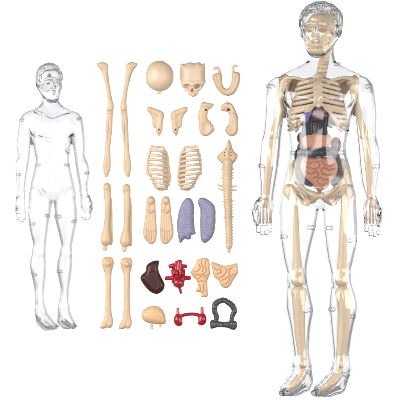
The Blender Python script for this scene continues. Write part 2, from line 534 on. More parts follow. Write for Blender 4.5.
LARGE = dict(
    lo=(250, -1, 0), hi=(384, 399, 46), h=0.6, sc=1.0, wall=2.1, seed=1.3,
    torso=[(61.5, 313, 330, 20, 7), (64.5, 303, 339, 20, 11.5), (68, 296, 346, 20, 13), (72, 287, 354.5, 20, 14), (77, 279, 363, 20, 15.5), (84, 274, 367, 20, 17),
           (92, 278, 362, 20, 18.5), (105, 283.5, 355.5, 20, 18.7), (118, 286, 351.5, 20, 18.2), (130, 287.7, 348.8, 20, 17.2), (146, 289.6, 345.8, 20, 16.4),
           (153, 290, 346, 20, 16.4), (164, 287, 349, 20, 16.8), (178, 284, 352, 20, 18), (190, 281.6, 354.4, 20, 18.5), (200, 281, 355.5, 20, 17), (205, 291, 346, 20, 13), (209, 308, 330, 20, 7)],
    neck=[(44, 309, 334, 19, 11), (52, 308, 334, 19, 11), (60, 307, 335.5, 19, 11.5), (68, 304, 338, 19, 11.5), (76, 304, 338, 19, 11.5)],
    legs=[[(186, 284, 318, 19, 17), (200, 279.8, 319.5, 19, 17.8), (210, 279, 318.6, 19, 17.8), (224, 279, 316.4, 19, 17), (232, 279.2, 314.6, 19, 16.5), (243, 280.6, 311.8, 19, 15.5), (259.5, 283.2, 308.4, 19, 13.5),
           (271, 286, 306.8, 19, 12), (280, 287, 307, 19, 11.8), (291, 285.8, 309.6, 18, 12.6), (300, 285.5, 311.6, 17, 13.6), (308, 285.8, 313.2, 16.5, 13.8), (314, 287, 313, 16.5, 13.3), (326, 289.5, 311, 16.5, 11.5), (342, 291.8, 309.7, 16.5, 9.6), (355, 293.4, 309.7, 16.5, 8.8), (366, 293, 310.5, 16.5, 9)],
          [(186, 321, 353, 19, 17), (200, 321.5, 356, 19, 17.8), (210, 322, 356.5, 19, 17.8), (229, 323.2, 357.4, 19, 17), (243, 324.8, 357, 19, 15.5), (250, 325.8, 355.8, 19, 14.7), (259.5, 327.2, 353.6, 19, 13.5), (270, 329.7, 351.2, 19, 12),
           (280, 331, 350.9, 19, 11.8), (288, 330.4, 353, 18, 12.4), (300, 328.6, 356.4, 17, 13.6), (311, 329, 356.9, 16.5, 13.6), (323, 330, 354.4, 16.5, 11.8), (335, 331.2, 352, 16.5, 10.3), (350, 332.6, 349.9, 16.5, 9), (362, 333, 349, 16.5, 8.8), (370, 331.5, 348, 16.5, 9)]],
    arms=[[(77.5, 275, 284, 19.5, 5), (80.5, 270, 288, 19.5, 9), (85, 266.7, 290.5, 19.5, 11), (92, 265.3, 290, 19.5, 12), (100, 264.9, 288, 19.5, 12), (108, 264.5, 286.2, 19.5, 11.8), (120, 264, 283.8, 19.5, 10.8), (132, 262.8, 282, 19.5, 9.8), (141, 260.6, 281, 19.5, 9.8), (150, 259.6, 280.4, 19.5, 10), (165, 258.2, 278.8, 19.5, 9.4), (175, 258.7, 277.4, 19, 8.5), (185, 259.8, 275.8, 18.5, 7.4), (199, 259.6, 273.5, 18, 6.2)],
          [(77.5, 358, 366, 19.5, 5), (80.5, 354, 369.5, 19.5, 9), (85, 351.3, 372.3, 19.5, 11), (92, 351.5, 374.2, 19.5, 12), (100, 352.3, 375.2, 19.5, 12), (108, 353.2, 376, 19.5, 11.8), (118, 354.4, 376.4, 19.5, 10.8), (134, 356, 376, 19.5, 9.8), (148, 357.6, 379, 19.5, 10), (162, 358.6, 380.2, 19.5, 9.4), (174, 360, 378.5, 19, 8.5), (185, 361.6, 377, 18.5, 7.4), (198, 365.8, 376, 18, 6.2)]],
    extra=extra_large, head_c=(320, 27.5, 22), yaw=-math.radians(18), head_sc=1.0, head_sx=1.0, hair=(22.3, 20.8, 23.5))

large = thing('anatomy_figure', 'large clear plastic male figure with tan skeleton and coloured organs showing inside', 'anatomy model', (318, 200))
V, F, N = figure_shell(LARGE)
shell = link_mesh('body_shell', V, F, N, CLEAR, large); shell['_base'] = list(large['_base'])

def peg(x, y, z, r, L, ang, par, sc=1.0, mat=None):
    """a short clear connector pin with a collar, lying along ang in the figure's plane"""
    fl = Field((x - L - 4, y - L - 4, z - r - 2), (x + L + 4, y + L + 4, z + r + 2), 0.32)
    c, s = math.cos(ang), math.sin(ang)
    a, b = (x - c * L / 2, y - s * L / 2, z), (x + c * L / 2, y + s * L / 2, z)
    fl.cone(a, b, r, r, 0.3)
    fl.cone((x + c * L * .30, y + s * L * .30, z), (x + c * L * .36, y + s * L * .36, z), r * 1.35, r * 1.35, 0.3)
    fl.cone((x - c * L * .36, y - s * L * .36, z), (x - c * L * .30, y - s * L * .30, z), r * 1.35, r * 1.35, 0.3)
    V, F, N = fl.nets(0, 1)
    Vi, Fi, Ni = fl.nets(-0.75, 1)
    V = np.concatenate([V, Vi]); N = np.concatenate([N, -Ni]); F = np.concatenate([F, Fi[:, ::-1] + len(V) - len(Vi)])
    return link_mesh('connector_peg', V, F, N, mat or CLEAR, par)

for (x, y, z, r, L, a) in ((270.5, 86.5, 20, 1.8, 5, 0.2), (337, 64.5, 20, 1.7, 4.4, 0), (368.5, 86.5, 20, 1.8, 5, -0.2), (262.4, 166, 20, 1.6, 3.6, 0.3), (375.4, 166.3, 20, 1.8, 5, 0),
                           (294.2, 153, 20, 1.7, 5, 0), (341, 152.6, 20, 1.9, 6, 0), (311, 227.5, 20, 1.9, 5.4, 0), (329.5, 228, 20, 1.8, 4, 0), (283.8, 236.5, 20, 1.7, 5, 0),
                           (352, 240, 20, 1.9, 6.5, -0.3), (307.5, 310.5, 17, 1.8, 5.4, -0.2), (332, 309.5, 17, 1.7, 4, 0), (351.6, 316.5, 17, 1.7, 4.4, 0), (305, 371, 17, 1.8, 4.4, 0.6), (345, 375, 17, 1.8, 4, 0.6), (374, 198, 18, 1.4, 3.2, 0), (261, 199, 18, 1.4, 3.2, 0)):
    peg(x, y, z, r, L, a, shell)

# ---------- skeleton and organs inside the large figure
def inner(name, lo, hi, h, mat, build, par=None):
    fl = Field(lo, hi, h)
    build(fl)
    return solid(name, fl, mat, par or large)

def b_skull(fl):
    pt, R = head_frame((320, 27.5, 22), -math.radians(18), 1.0)
    def E(u, v, w, r, k=2.0, cut=False): fl.ell(pt(u, v, w), r, k, R, cut)
    def T(a, b, r1, r2, k=1.5, cut=False): fl.cone(pt(*a), pt(*b), r1, r2, k, 1.0, cut)
    E(0.5, 1.0, -3, (14.8, 15, 16)); E(0, -6, 5, (12.5, 13, 10), 4); E(0, -16, 8, (9, 7, 8), 3)
    for s in (-1, 1):
        E(s * 6.6, -1.5, 14, (4.2, 3.7, 7), 0.8, True)
        T((s * 6, -7.0, 13), (s * 13.5, -4.5, 4), 1.9, 1.5, 1.4)
        T((s * 2.5, 3.2, 13.6), (s * 11, 3.0, 10.4), 1.3, 1.0, 1.2)
    E(0, -8.5, 16.5, (2.2, 3.4, 3), 0.8, True)
    T((-6.5, -15.2, 14.8), (6.5, -15.2, 14.8), 0.7, 0.7, 0.4, True)
    for i in range(7):
        T(((i - 3) * 1.9, -12.8, 16.6), ((i - 3) * 1.9, -17.6, 16.2), 0.35, 0.35, 0.3, True)
skull = inner('skull', (300, 5, 2), (342, 56, 42), 0.5, BONE_IN, b_skull)
def b_jaw(fl):
    pt, R = head_frame((320, 27.5, 22), -math.radians(18), 1.0)
    a = [(-12.5, -6, -1, 2.0), (-12, -13, 0, 2.4), (-9.5, -19.5, 6, 2.6), (-4, -23, 12, 2.8), (0, -23.6, 13.4, 3.0), (4, -23, 12, 2.8), (9.5, -19.5, 6, 2.6), (12, -13, 0, 2.4), (12.5, -6, -1, 2.0)]
    fl.chain([(*pt(*q[:3]), q[3]) for q in a], 1.5)
inner('jaw', (298, 25, 10), (342, 58, 42), 0.5, BONE_IN, b_jaw, skull)

def b_spine(fl):
    path = [(325.5, 48, 16, 4.2), (324.5, 58, 15.5, 4.0), (322, 72, 13, 4.2), (319, 95, 9, 4.4), (318.5, 125, 9, 4.8), (318.5, 150, 11, 5.2), (318.5, 172, 10, 5.4)]
    q = catmull(path, 8)
    fl.chain(q, 1.5)
    for i in range(0, len(q), 2):
        x, y, z, r = q[i]
        fl.cone((x - 4, y, z), (x + 4, y, z), 1.6, 1.6, 0.8)
        fl.ell((x, y, z + 1), (r + 0.6, 1.5, r + 0.5), 0.6)
inner('spine', (306, 42, 2), (336, 180, 24), 0.55, BONE_IN, b_spine)

def b_ribs(fl):
    # sternum
    fl.chain([(LX - 0.5, 79, 30, 5.4), (LX - 0.5, 86, 33, 4.8), (LX - 0.5, 102, 34.4, 4.4), (LX - 0.5, 104.5, 34, 3.4)], 1.5, zs=0.4)
    for i in range(10):
        t = i / 9
        yf = 79.5 + 5.0 * i if i < 6 else 104.5 + 4.9 * (i - 6) + 3
        xe = 3.5 if i < 6 else (10, 15.5, 19.5, 22)[i - 6]
        rx = 19.5 + 7.5 * math.sin(min(1, t * 1.3) * PI / 2)
        zc, rz = 20, 14.2
        for s in (-1, 1):
            pts = []
            for j in range(15):
                a = math.radians(-82 + 164 * j / 14)      # from the back round the side to the front
                x = LX + s * rx * math.cos(a)
                z = zc + rz * math.sin(a)
                y = yf + 6.0 * math.cos(a) * (1 if a > 0 else 1.2) - (4.5 if a < 0 else 4.5 * max(0, math.cos(a)) * 0.3) * 0.6
                if a > 0 and s * (x - LX) < xe:
                    x = LX + s * xe
                    pts.append((x, y, z, 1.9)); break
                pts.append((x, y, z, 1.9))
            fl.chain(pts, 0.7, zs=0.75)
    for s in (-1, 1):   # costal margin
        fl.chain([(LX + s * 6, 107.5, 33.2, 1.7), (LX + s * 11.5, 113, 32.4, 1.7), (LX + s * 17.5, 122, 30, 1.7), (LX + s * 22, 131, 26.5, 1.6)], 1.0, zs=0.8, smooth=3)
inner('rib_cage', (286, 72, 2), (350, 142, 40), 0.5, BONE_IN, b_ribs)

for s in (-1, 1):
    xs = lambda v: LX + s * v
    x0, x1 = min(xs(0), xs(45)), max(xs(0), xs(45))
    inner('collar_bone', (x0, 70, 10), (x1, 95, 40), 0.5, BONE_IN,
          lambda fl: fl.chain([(xs(4), 82, 30.5, 1.8), (xs(13), 81.2, 30, 1.5), (xs(24), 78.6, 27, 1.7), (xs(33), 79.5, 23, 2.6)], 0.2, smooth=4))
    def b_blade(fl):
        fl.poly([(xs(36), 76), (xs(27), 80), (xs(16), 82), (xs(15), 95), (xs(18), 112), (xs(21), 113), (xs(26), 100), (xs(31), 90), (xs(38), 84)], 7, 1.8, 2.0)
        fl.chain([(xs(16), 86, 9, 1.4), (xs(30), 80, 14, 1.8), (xs(36), 79, 21, 3.2)], 1.5)
        fl.ell((xs(31.5), 83, 19), (4, 4.5, 5), 2)
    inner('shoulder_blade', (x0, 70, 2), (x1, 118, 30), 0.55, BONE_W, b_blade)

def bone_part(name, path, mat=BONE_IN, zs=1.0, lumps=(), k=1.5, sm=4):
    p = np.array(path)
    m = p[:, 3].max() + 6
    def b(fl):
        fl.chain(path, 0.15, zs, smooth=sm)
        for c, r in lumps:
            fl.ell(c, r, 2.5)
    return inner(name, (p[:, 0].min() - m, p[:, 1].min() - m, p[:, 2].min() - m), (p[:, 0].max() + m, p[:, 1].max() + m, p[:, 2].max() + m), 0.5, mat, b)

bone_part('upper_arm_bone', [(284.5, 82, 20, 4.6), (283, 92, 20, 4.2), (281, 108, 20, 3.3), (276.5, 124, 20, 3.2), (272.5, 134, 20, 4.6)], lumps=[((287, 81, 21), (5, 4.6, 5)), ((272.4, 136, 20), (5.6, 4.2, 4))])
bone_part('forearm_bone', [(271.5, 141, 20, 4.6), (270, 150, 20, 4.5), (268.5, 168, 19.5, 4.2), (267, 184, 18.8, 3.6), (266.5, 196, 18, 3.4)], zs=0.7)
bone_part('upper_arm_bone', [(353.5, 82, 20, 4.4), (354, 92, 20, 3.8), (357.5, 108, 20, 3.2), (361.5, 124, 20, 3.2), (364.5, 134, 20, 4.4)], lumps=[((353.6, 81, 21), (5, 4.6, 5)), ((364.8, 136.5, 20), (5, 4.4, 4))])
bone_part('forearm_bone', [(366, 141, 20, 4.2), (367.3, 150, 20, 4.2), (369, 168, 19.5, 4.0), (370, 184, 18.8, 3.3), (370.4, 196, 18, 3.2)], zs=0.7)
def b_hand(cx, ys):
    def b(fl):
        fl.ell((cx, 203, 18), (5, 5, 3), 1)
        for i in range(4):
            x = cx + (i - 1.5) * 3.3
            fl.chain([(cx + (i - 1.5) * 2.4, 205, 18, 1.2), (x, 213, 18.5, 0.9), (x, 219, 18.5, 1.15), (x, 223, 19.5, 0.8)], 0.5)
    return b
inner('hand_bone', (255, 194, 8), (276, 234, 30), 0.45, BONE_P, b_hand(265, 0))
inner('hand_bone', (361, 194, 8), (382, 234, 30), 0.45, BONE_P, b_hand(371.4, 0))

def b_pelvis(fl):
    c = 319.5
    for s in (-1, 1):
        X = lambda v: c + s * v
        fl.poly([(X(6), 166), (X(14), 160), (X(22), 158.5), (X(28), 163), (X(29), 172), (X(26), 181), (X(21), 187), (X(14), 184), (X(9), 178)], 15, 2.6, 3.2, tilt=lambda x, y: 0.28 * (np.abs(x - c) - 14) + 0 * y)
        fl.chain([(X(27), 167, 20, 2.4), (X(26), 180, 22, 3.4), (X(21), 188, 22, 4.2), (X(13), 193, 25, 3.4), (X(3), 195.5, 27, 3.0)], 2.5, smooth=3)
        fl.chain([(X(3), 196, 27, 2.8), (X(9), 201, 22, 2.4), (X(14), 202.5, 16, 2.8), (X(18), 195, 17, 3.0), (X(20.5), 189, 20, 3.6)], 2, smooth=3)
    fl.ell((c, 172, 11), (9, 12, 4.5), 3)
    fl.cone((c, 180, 10), (c, 195, 13), 4, 1.6, 2)
inner('pelvis', (286, 152, 2), (354, 208, 34), 0.55, BONE_IN, b_pelvis)

bone_part('thigh_bone', [(297, 189, 19, 4.4), (291.5, 190, 18, 4.6), (292.5, 199, 18.5, 4.4), (295, 215, 20, 3.5), (296, 240, 20.5, 3.5), (297, 260, 20, 4.4), (298, 272, 19.5, 6.2), (298, 280, 19, 7.0)],
          lumps=[((287.5, 191.5, 17), (4.2, 6.5, 4.2)), ((299, 279.5, 19), (7.6, 6.2, 6.5))])
bone_part('shin_bone', [(299, 292, 18, 7.0), (299, 301, 18, 6.8), (299, 314, 17.5, 5.8), (300, 335, 17, 5.2), (301.8, 352, 17, 4.4), (303, 364, 17, 4.6)], lumps=[((298.6, 292, 18), (7.8, 5, 6))])
bone_part('foot_bone', [(303, 371, 16, 4.0), (300, 378, 17, 4.6), (295, 384, 18, 4.4), (289, 388.5, 19, 3.2)])
bone_part('thigh_bone', [(338, 189, 19, 4.4), (346, 190, 18, 4.6), (345.5, 199, 18.5, 4.6), (344, 215, 20, 3.8), (343, 240, 20.5, 3.9), (342.5, 260, 20, 4.8), (342, 272, 19.5, 6.0), (341.5, 280, 19, 6.8)],
          lumps=[((349.5, 192, 17), (4.4, 7, 4.4)), ((342.5, 279.5, 19), (7.4, 6.2, 6.5))])
bone_part('shin_bone', [(343, 292, 18, 7.0), (343.5, 301, 18, 6.8), (344, 314, 17.5, 6.2), (343, 335, 17, 5.8), (341.5, 352, 17, 5.2), (340.5, 364, 17, 4.8)], lumps=[((342.6, 292, 18), (7.6, 5, 6))])
bone_part('foot_bone', [(339.5, 371, 16, 4.2), (335, 379, 17, 4.8), (328, 385.5, 18, 4.4), (321, 389.5, 19, 3.2)])

# organs
inner('lung', (290, 80, 8), (318, 126, 32), 0.5, LAV, lambda fl: fl.ell((304, 103, 20), (9.8, 20, 9.2)).noise(0.25, 1.5))
inner('lung', (320, 80, 8), (348, 130, 32), 0.5, LAV, lambda fl: fl.ell((333.5, 104, 20), (10.2, 21, 9.2)).noise(0.25, 1.5))
def b_heart2(fl):
    fl.ell((319, 115, 29.5), (9, 6.5, 4.6)); fl.cone((315, 110.5, 30.5), (324, 110.5, 30.5), 2.6, 2.6, 1.5)
hb = inner('heart', (300, 102, 18), (332, 128, 38), 0.45, CRIMSON, b_heart2)
inner('vein', (298, 106, 18), (318, 126, 40), 0.45, VIOLET, lambda fl: fl.chain([(310, 110.5, 31, 2.4), (306.6, 115, 31, 3.4), (305.4, 121, 31, 2.6)], 1), hb)
def b_vessels(fl):
    for x in (307.3, 321.3):
        fl.poly([(x - 5.4, 117.5), (x + 5.4, 117.5), (x + 5.0, 127), (x + 5.4, 137), (x - 5.4, 137), (x - 4.8, 127)], 28, 3.2, 2.6, smooth=3)
    fl.chain([(303, 122.5, 28, 1.1), (312, 121, 30, 1.2), (320, 122, 30, 1.2), (331, 127.5, 27, 1.2)], 0.8)
    fl.chain([(312, 116, 30, 1.5), (314, 120, 30, 1.5)], 0.8)
inner('blood_vessel', (298, 112, 18), (336, 142, 38), 0.4, BLACK, b_vessels)
def b_stomach2(fl):
    fl.poly([(304, 134.5), (314, 133), (325, 133.5), (330.5, 137), (330, 143), (325, 149), (315, 150), (306, 149), (302.5, 143)], 27, 5.0, 5)
    fl.cone((306, 141, 32.5), (326, 140, 32.5), 0.5, 0.4, 0.8, 1, True)
inner('stomach', (298, 126, 16), (336, 156, 38), 0.45, SALMON, b_stomach2)
inner('kidney', (326, 130, 10), (346, 162, 32), 0.45, CRIMSON, lambda fl: fl.ell((335.5, 145, 22), (5.2, 8, 5)))
inner('kidney', (290, 136, 10), (312, 166, 32), 0.45, CRIMSON, lambda fl: fl.ell((301.8, 149, 22), (4.6, 7.5, 5)))
inner('liver', (290, 126, 10), (316, 150, 32), 0.45, MAROON, lambda fl: fl.ell((303, 138, 20), (6, 6.5, 6)))
def b_colon2(fl):
    pts = catmull([(300, 172, 23, 2.8), (298.8, 162, 25, 3.0), (299.5, 153, 27, 4.2), (308, 153.2, 29.5, 4.6), (318, 152.8, 30, 4.6), (327, 151.5, 28.5, 4.4), (334, 154, 25, 3.4), (337.5, 164, 23, 3.0), (337, 176, 23, 3.0), (333, 184, 24, 2.6)], 7)
    fl.chain([(x, y, z, r * (1 + 0.10 * math.sin(i * 2.0))) for i, (x, y, z, r) in enumerate(pts)], 0.6)
    fl.chain([(299.5, 168, 24, 2.6), (302, 177, 26, 2.8), (307, 183, 27, 2.6), (311, 185.5, 27.5, 1.8)], 0.8, smooth=3)
    fl.noise(0.25, 1.4)
inner('colon', (288, 140, 14), (348, 194, 40), 0.42, GREY, b_colon2)
def b_int2(fl):
    fl.poly([(303, 157), (318, 158), (331, 157), (337, 164), (336, 174), (330, 182), (325, 189), (318, 190), (312, 185), (304, 178), (300, 168)], 25, 5.4, 7)
    for path in ([(304, 161), (309, 164), (314, 161), (319, 164), (318, 168), (312, 169), (306, 167)], [(322, 160), (324, 165), (330, 166), (334, 163)], [(334, 169), (328, 170), (323, 168), (321, 172), (325, 175), (331, 175)],
                 [(305, 171), (310, 174), (316, 172), (318, 176), (313, 178)], [(329, 179), (324, 180), (319, 178), (317, 182), (321, 185), (326, 184)], [(314, 183), (317, 187)]):
        fl.chain([(x, y, 30.2, 0.6) for x, y in path], 0.5, zs=2.2, cut=True, smooth=4)
inner('intestine', (296, 152, 14), (342, 194, 36), 0.42, SALMON, b_int2)

# ---------- small figure
SXC = 53.0
def extra_small(fl):
    for s in (-1, 1):
        fl.ell((SXC + s * 11, 127.5, 21), (13, 10, 5.7), 5)
        fl.cone((SXC + s * 1.0, 116.5, 22.6), (SXC + s * 17, 111.5, 18), 1.2, 1.0, 2.2)
        fl.chain([(SXC + s * 0.5, 116.6, 24.7, 0.6), (SXC + s * 9, 113.2, 23.2, 0.6), (SXC + s * 17, 111.2, 19.2, 0.4)], 1.0, cut=True, smooth=4)
        fl.chain([(SXC + s * 1.5, 140, 26.9, 0.8), (SXC + s * 10, 139.4, 25.6, 0.8), (SXC + s * 14.5, 138, 24.4, 0.6)], 1.4, cut=True, smooth=4)
        for i in range(1, 4):
            fl.cone((SXC + s * 13.4, 141 + i * 3.2, 21.8), (SXC + s * 16.6, 143.5 + i * 3.2, 18.2), 0.8, 0.6, 1.8)
        fl.cone((SXC + s * 20, 182, 23.6), (SXC + s * 5, 199, 25), 0.8, 0.8, 2.4, 1, True)
    fl.ell((39, 252, 17), (5.5, 7, 5), 3.5); fl.ell((66, 252, 17), (5.5, 7, 5), 3.5)
    fl.cone((SXC, 120, 28.6), (SXC, 142, 27.8), 0.7, 0.7, 2.4, 1, True)
    fl.ell((SXC, 172, 26.2), (0.8, 1.0, 1.0), 1.0, None, True)
    fl.cone((SXC - 0.3, 190, 21.5), (SXC - 0.3, 197.5, 20.5), 3.4, 3.0, 4)
    hand(fl, None, -1, [(17.4, 220), (20.0, 222.6), (22.8, 222.3), (25.0, 219.5)], [(17.6, 211), (20, 212), (22.4, 211.6), (24.4, 210.6)],
         [(17.6, 199, 18.5, 3.2), (16.4, 204, 21, 2.8), (16.5, 209, 24, 2.4), (17.4, 213, 26, 2.2)], 0.7)
    hand(fl, None, 1, [(82.0, 217.6), (84.5, 220.2), (87.3, 220.5), (89.6, 218.4)], [(82.2, 209), (84.6, 210), (87, 210.2), (89.2, 209)],
         [(87.6, 197, 18.5, 3.2), (90.6, 203, 21, 2.8), (91.2, 208, 24, 2.4), (90.2, 212, 26, 2.2)], 0.7)
    fl.limb([(192, 17.3, 26, 13, 4.2), (199, 16.8, 25.6, 13, 4), (206, 16, 25.6, 13, 3.6), (212, 16.4, 25.6, 13, 2.4), (216, 16.9, 25.2, 13.4, 1.2)], 1)
    fl.limb([(190, 79, 88, 13, 4.2), (199, 80.2, 90.2, 13, 4), (205, 80.2, 91.2, 13, 3.6), (210, 80.8, 90.8, 13, 2.4), (214, 81.4, 90.2, 13.4, 1.2)], 1)
    # feet
    fl.chain([(40, 308, 12, 5.2), (41.5, 316, 12, 5.8), (47, 322.5, 13.5, 5.3), (52.5, 326, 14.5, 3.8)], 2, smooth=3)
    fl.ell((39.8, 318.5, 9), (3.8, 5.2, 6), 2.5)
    fl.chain([(40, 322, 8, 4.2), (45, 326.6, 8, 4.0), (51, 328, 9, 2.6)], 1.5)
    for (x, y, z, r) in ((57.2, 326.6, 18, 2.0), (55.8, 327.8, 14.5, 1.7), (53.4, 328.8, 11.5, 1.6), (50.8, 329.4, 9, 1.6), (48, 329.6, 7, 1.5)):
        fl.cone((x - 3.6, y - 2.2, z - 1), (x, y, z), r, r, 0.4)
    fl.chain([(63.8, 306, 12, 5.2), (64, 314, 12, 5.8), (68, 321, 13.5, 5.2), (71.5, 324.5, 14.5, 3.8)], 2, smooth=3)
    fl.ell((60.8, 318.5, 9), (4.0, 5.5, 6), 2.5)
    fl.chain([(60.6, 321, 8, 4.0), (65, 325.4, 8, 3.8), (70.5, 327, 9, 2.6)], 1.5)
    for (x, y, z, r) in ((75.2, 326, 18, 2.0), (73.8, 327.4, 14.5, 1.7), (71.4, 328.2, 11.5, 1.6), (68.8, 328.4, 9, 1.6), (66, 328.3, 7, 1.5)):
        fl.cone((x - 3.2, y - 2.6, z - 1), (x, y, z), r, r, 0.4)
    fl.noise(0.12, 1.6, mask=lambda x, y, z: (y > 312))

SMALL = dict(
    lo=(12, 60, 0), hi=(96, 334, 34), h=0.5, sc=0.7, wall=1.7, seed=4.1,
    torso=[(101, 44, 56.5, 14, 7), (104, 41.5, 60, 14, 8), (107, 37.5, 64, 14, 9), (110, 31, 70.5, 14, 9.8), (113, 26.5, 75.5, 14, 10.8), (118, 24, 78, 14, 11.6), (124, 26, 76, 14, 12.6),
           (134, 29.4, 73.4, 14, 12.8), (144, 32.4, 71, 14, 12.6), (152, 34.2, 69.6, 14, 12), (161, 35.5, 69.3, 14, 11.4), (171, 33.6, 71, 14, 11.6), (181, 31.2, 73.2, 14, 12.2), (190, 29.8, 75, 14, 12.6), (196, 29.6, 75.8, 14, 11.6), (199.5, 36, 69, 14, 9), (202, 46, 60, 14, 5)],
    neck=[(90, 42.5, 59, 13.5, 8), (97, 41.5, 58.6, 13.5, 8), (102, 41.4, 59, 13.5, 8), (107, 40.5, 61.5, 13.5, 8), (112, 40.5, 61.5, 13.5, 8)],
    legs=[[(188, 30.5, 52, 13.5, 11.8), (197, 28.8, 52.4, 13.5, 12.3), (211, 28, 51, 13.5, 12.2), (221, 28.4, 49, 13.5, 11.6), (234, 30.6, 47.5, 13.5, 10.2), (244.5, 32.9, 46.2, 13.5, 8.8), (253, 31.6, 45.6, 13.3, 8.6), (265.5, 29.7, 46.2, 12.5, 9.2), (276, 31.4, 45.8, 12, 8.6), (288, 33.8, 44.6, 12, 7.2), (300, 34.4, 44.4, 12, 6.2), (310, 35.6, 45.2, 12, 6)],
          [(188, 53, 74, 13.5, 11.8), (197, 53.4, 75.6, 13.5, 12.3), (211, 54.4, 77, 13.5, 12.2), (221, 55.4, 76.9, 13.5, 11.6), (234, 58.6, 74.4, 13.5, 10.2), (248, 61, 72, 13.5, 8.6), (259, 57.8, 72.5, 13.2, 8.8), (269, 56.9, 72, 12.4, 9.2), (279.5, 58.5, 70.6, 12, 8.2), (290, 60.2, 69.2, 12, 7), (300, 59, 69, 12, 6.2), (309, 58.2, 69, 12, 6)]],
    arms=[[(112, 26.4, 31, 13.5, 3), (114, 22.6, 35, 13.5, 6), (117.5, 20.4, 36, 13.5, 7.8), (124, 18.8, 35.4, 13.5, 8.4), (135, 17.4, 33.4, 13.5, 8.4), (144, 16.2, 31.4, 13.5, 7.4), (151, 17.0, 30.4, 13.5, 6.8), (156, 17.6, 30, 13.5, 6.6), (163, 15.2, 29, 13.5, 6.9), (175, 15.6, 27, 13.5, 6), (189, 17, 25.4, 13, 4.6), (196, 17.4, 25.2, 13, 4.2)],
          [(112, 72, 76, 13.5, 3), (114, 68, 79, 13.5, 6), (118, 67, 82, 13.5, 7.8), (125, 67.8, 83.5, 13.5, 8.4), (135, 70, 84.7, 13.5, 8.4), (144, 72.2, 85.2, 13.5, 7.4), (155, 74, 85, 13.5, 6.7), (165, 75.2, 88.6, 13.5, 6.9), (172.5, 76.4, 89.4, 13.5, 6.3), (187, 78.8, 87.6, 13, 4.8), (195, 80, 88.4, 13, 4.3)]],
    extra=extra_small, head_c=(49.7, 81.2, 15.5), yaw=math.radians(20), head_sc=0.712, head_sx=0.90, hair=(21.0, 20.8, 22.0))
small = thing('body_figure', 'small empty clear plastic male figure with no bones or organs inside', 'anatomy model', (53, 200))
V, F, N = figure_shell(SMALL)
shell2 = link_mesh('body_shell', V, F, N, CLEAR_F, small); shell2['_base'] = list(small['_base'])
for (x, y, z, r, L, a) in ((22, 120.2, 14, 1.3, 3.4, 0.1), (78.5, 119, 14, 1.2, 3.0, -0.4), (38.4, 165, 14, 1.3, 4.4, 0), (66.5, 165, 14, 1.2, 4.6, 0.2), (18.4, 174.5, 14, 1.3, 3.0, 0.2), (86.7, 173, 14, 1.2, 3.0, 0),
                           (32.2, 224, 14, 1.4, 3.6, 0), (57.8, 216.5, 14, 1.6, 4.2, 0.1), (74, 221, 14, 1.3, 3.6, -0.3), (47.5, 215.5, 14, 1.2, 3.4, 0), (59.3, 271.5, 12.4, 1.4, 3.6, 0), (34.2, 275, 12, 1.2, 3.2, 0), (38.6, 319, 11, 1.3, 3, 0.5), (17.8, 197.5, 13, 1.0, 2.4, 0), (87.6, 196.5, 13, 1.0, 2.4, 0)):
    peg(x, y, z, r, L, a, shell2, mat=CLEAR_F)

# ------------------------------------------------------------------ the loose pieces
def bbox(pts, m=3):
    p = np.array(pts, float)
    return p[:, 0].min() - m, p[:, 0].max() + m, p[:, 1].min() - m, p[:, 1].max() + m

def mir(pts, ax):
    return [(2 * ax - p[0],) + tuple(p[1:]) for p in pts]

def piece(name, pts, H, build, mat, par=None, base=None, h=0.4, m=4):
    x0, x1, y0, y1 = bbox(pts, m)
    fl = Field((x0, y0, -1), (x1, y1, H), h)
    build(fl)
    return solid(name, fl, mat, par, base)

# --- arm bones
ARM = [(96.6, 63.4), (99, 62.2), (102.2, 61.8), (105.7, 63.4), (107.5, 67), (107.6, 72), (108.2, 79), (109.6, 88), (111.4, 98), (112.8, 105), (112.4, 108.6), (109, 109.6), (107, 108.6), (107.9, 105), (107.2, 96), (105.8, 87), (103.9, 79), (101.8, 72.2), (99.8, 68.4), (97.2, 65.4)]
FORE = [(107, 110), (110, 111), (112.4, 110), (112, 116), (111.5, 130), (110, 143), (109.6, 150), (110.1, 162), (109.6, 169.5), (107.2, 175.6), (105.7, 177.2), (104, 174), (103.1, 168), (103.3, 161), (104.6, 153), (105.3, 142), (106, 124), (106.5, 115)]
for ax, lab in ((None, 'long tan arm bone nearest the small figure, hooked top curling left'), (116.75, 'long tan arm bone beside the round skull cap, hooked top curling right')):
    a, b = (ARM, FORE) if ax is None else (mir(ARM, ax), mir(FORE, ax))
    X = (lambda v: v) if ax is None else (lambda v: 2 * ax - v)
    t = thing('arm_bone', lab, 'model bone', (X(107), 120), 'jointed arm bones')
    def bu(fl):
        fl.poly(a, 3.0, 2.8, 3.0, low=3.0)
        fl.chain([(X(110.3), 103, 3.5, 2.4), (X(110.2), 108, 3.6, 2.9)], 1.5)
        fl.ell((X(103.5), 65.5, 4), (4, 3, 2.6), 2, None)
        fl.cone((X(104), 70, 6.6), (X(110), 98, 6.6), 0.5, 0.5, 1.0, 1, True)
    piece('upper_arm', a, 9, bu, BONE, t)
    def bf(fl):
        fl.poly(b, 3.0, 2.8, 2.6, low=3.0)
        fl.chain([(X(108.8), 120, 5.9, 0.5), (X(108.6), 131, 5.4, 1.0), (X(107.6), 144, 5.9, 0.5)], 0.5, cut=True)
        for i in range(3):
            fl.cone((X(105.2 + i * 1.6), 160, 6.0), (X(104.9 + i * 1.4), 171, 5.6), 0.35, 0.3, 0.6, 1, True)
        fl.ell((X(109.6), 112, 4), (3, 1.6, 2.6), 1)
    piece('forearm', b, 9, bf, BONE, t)

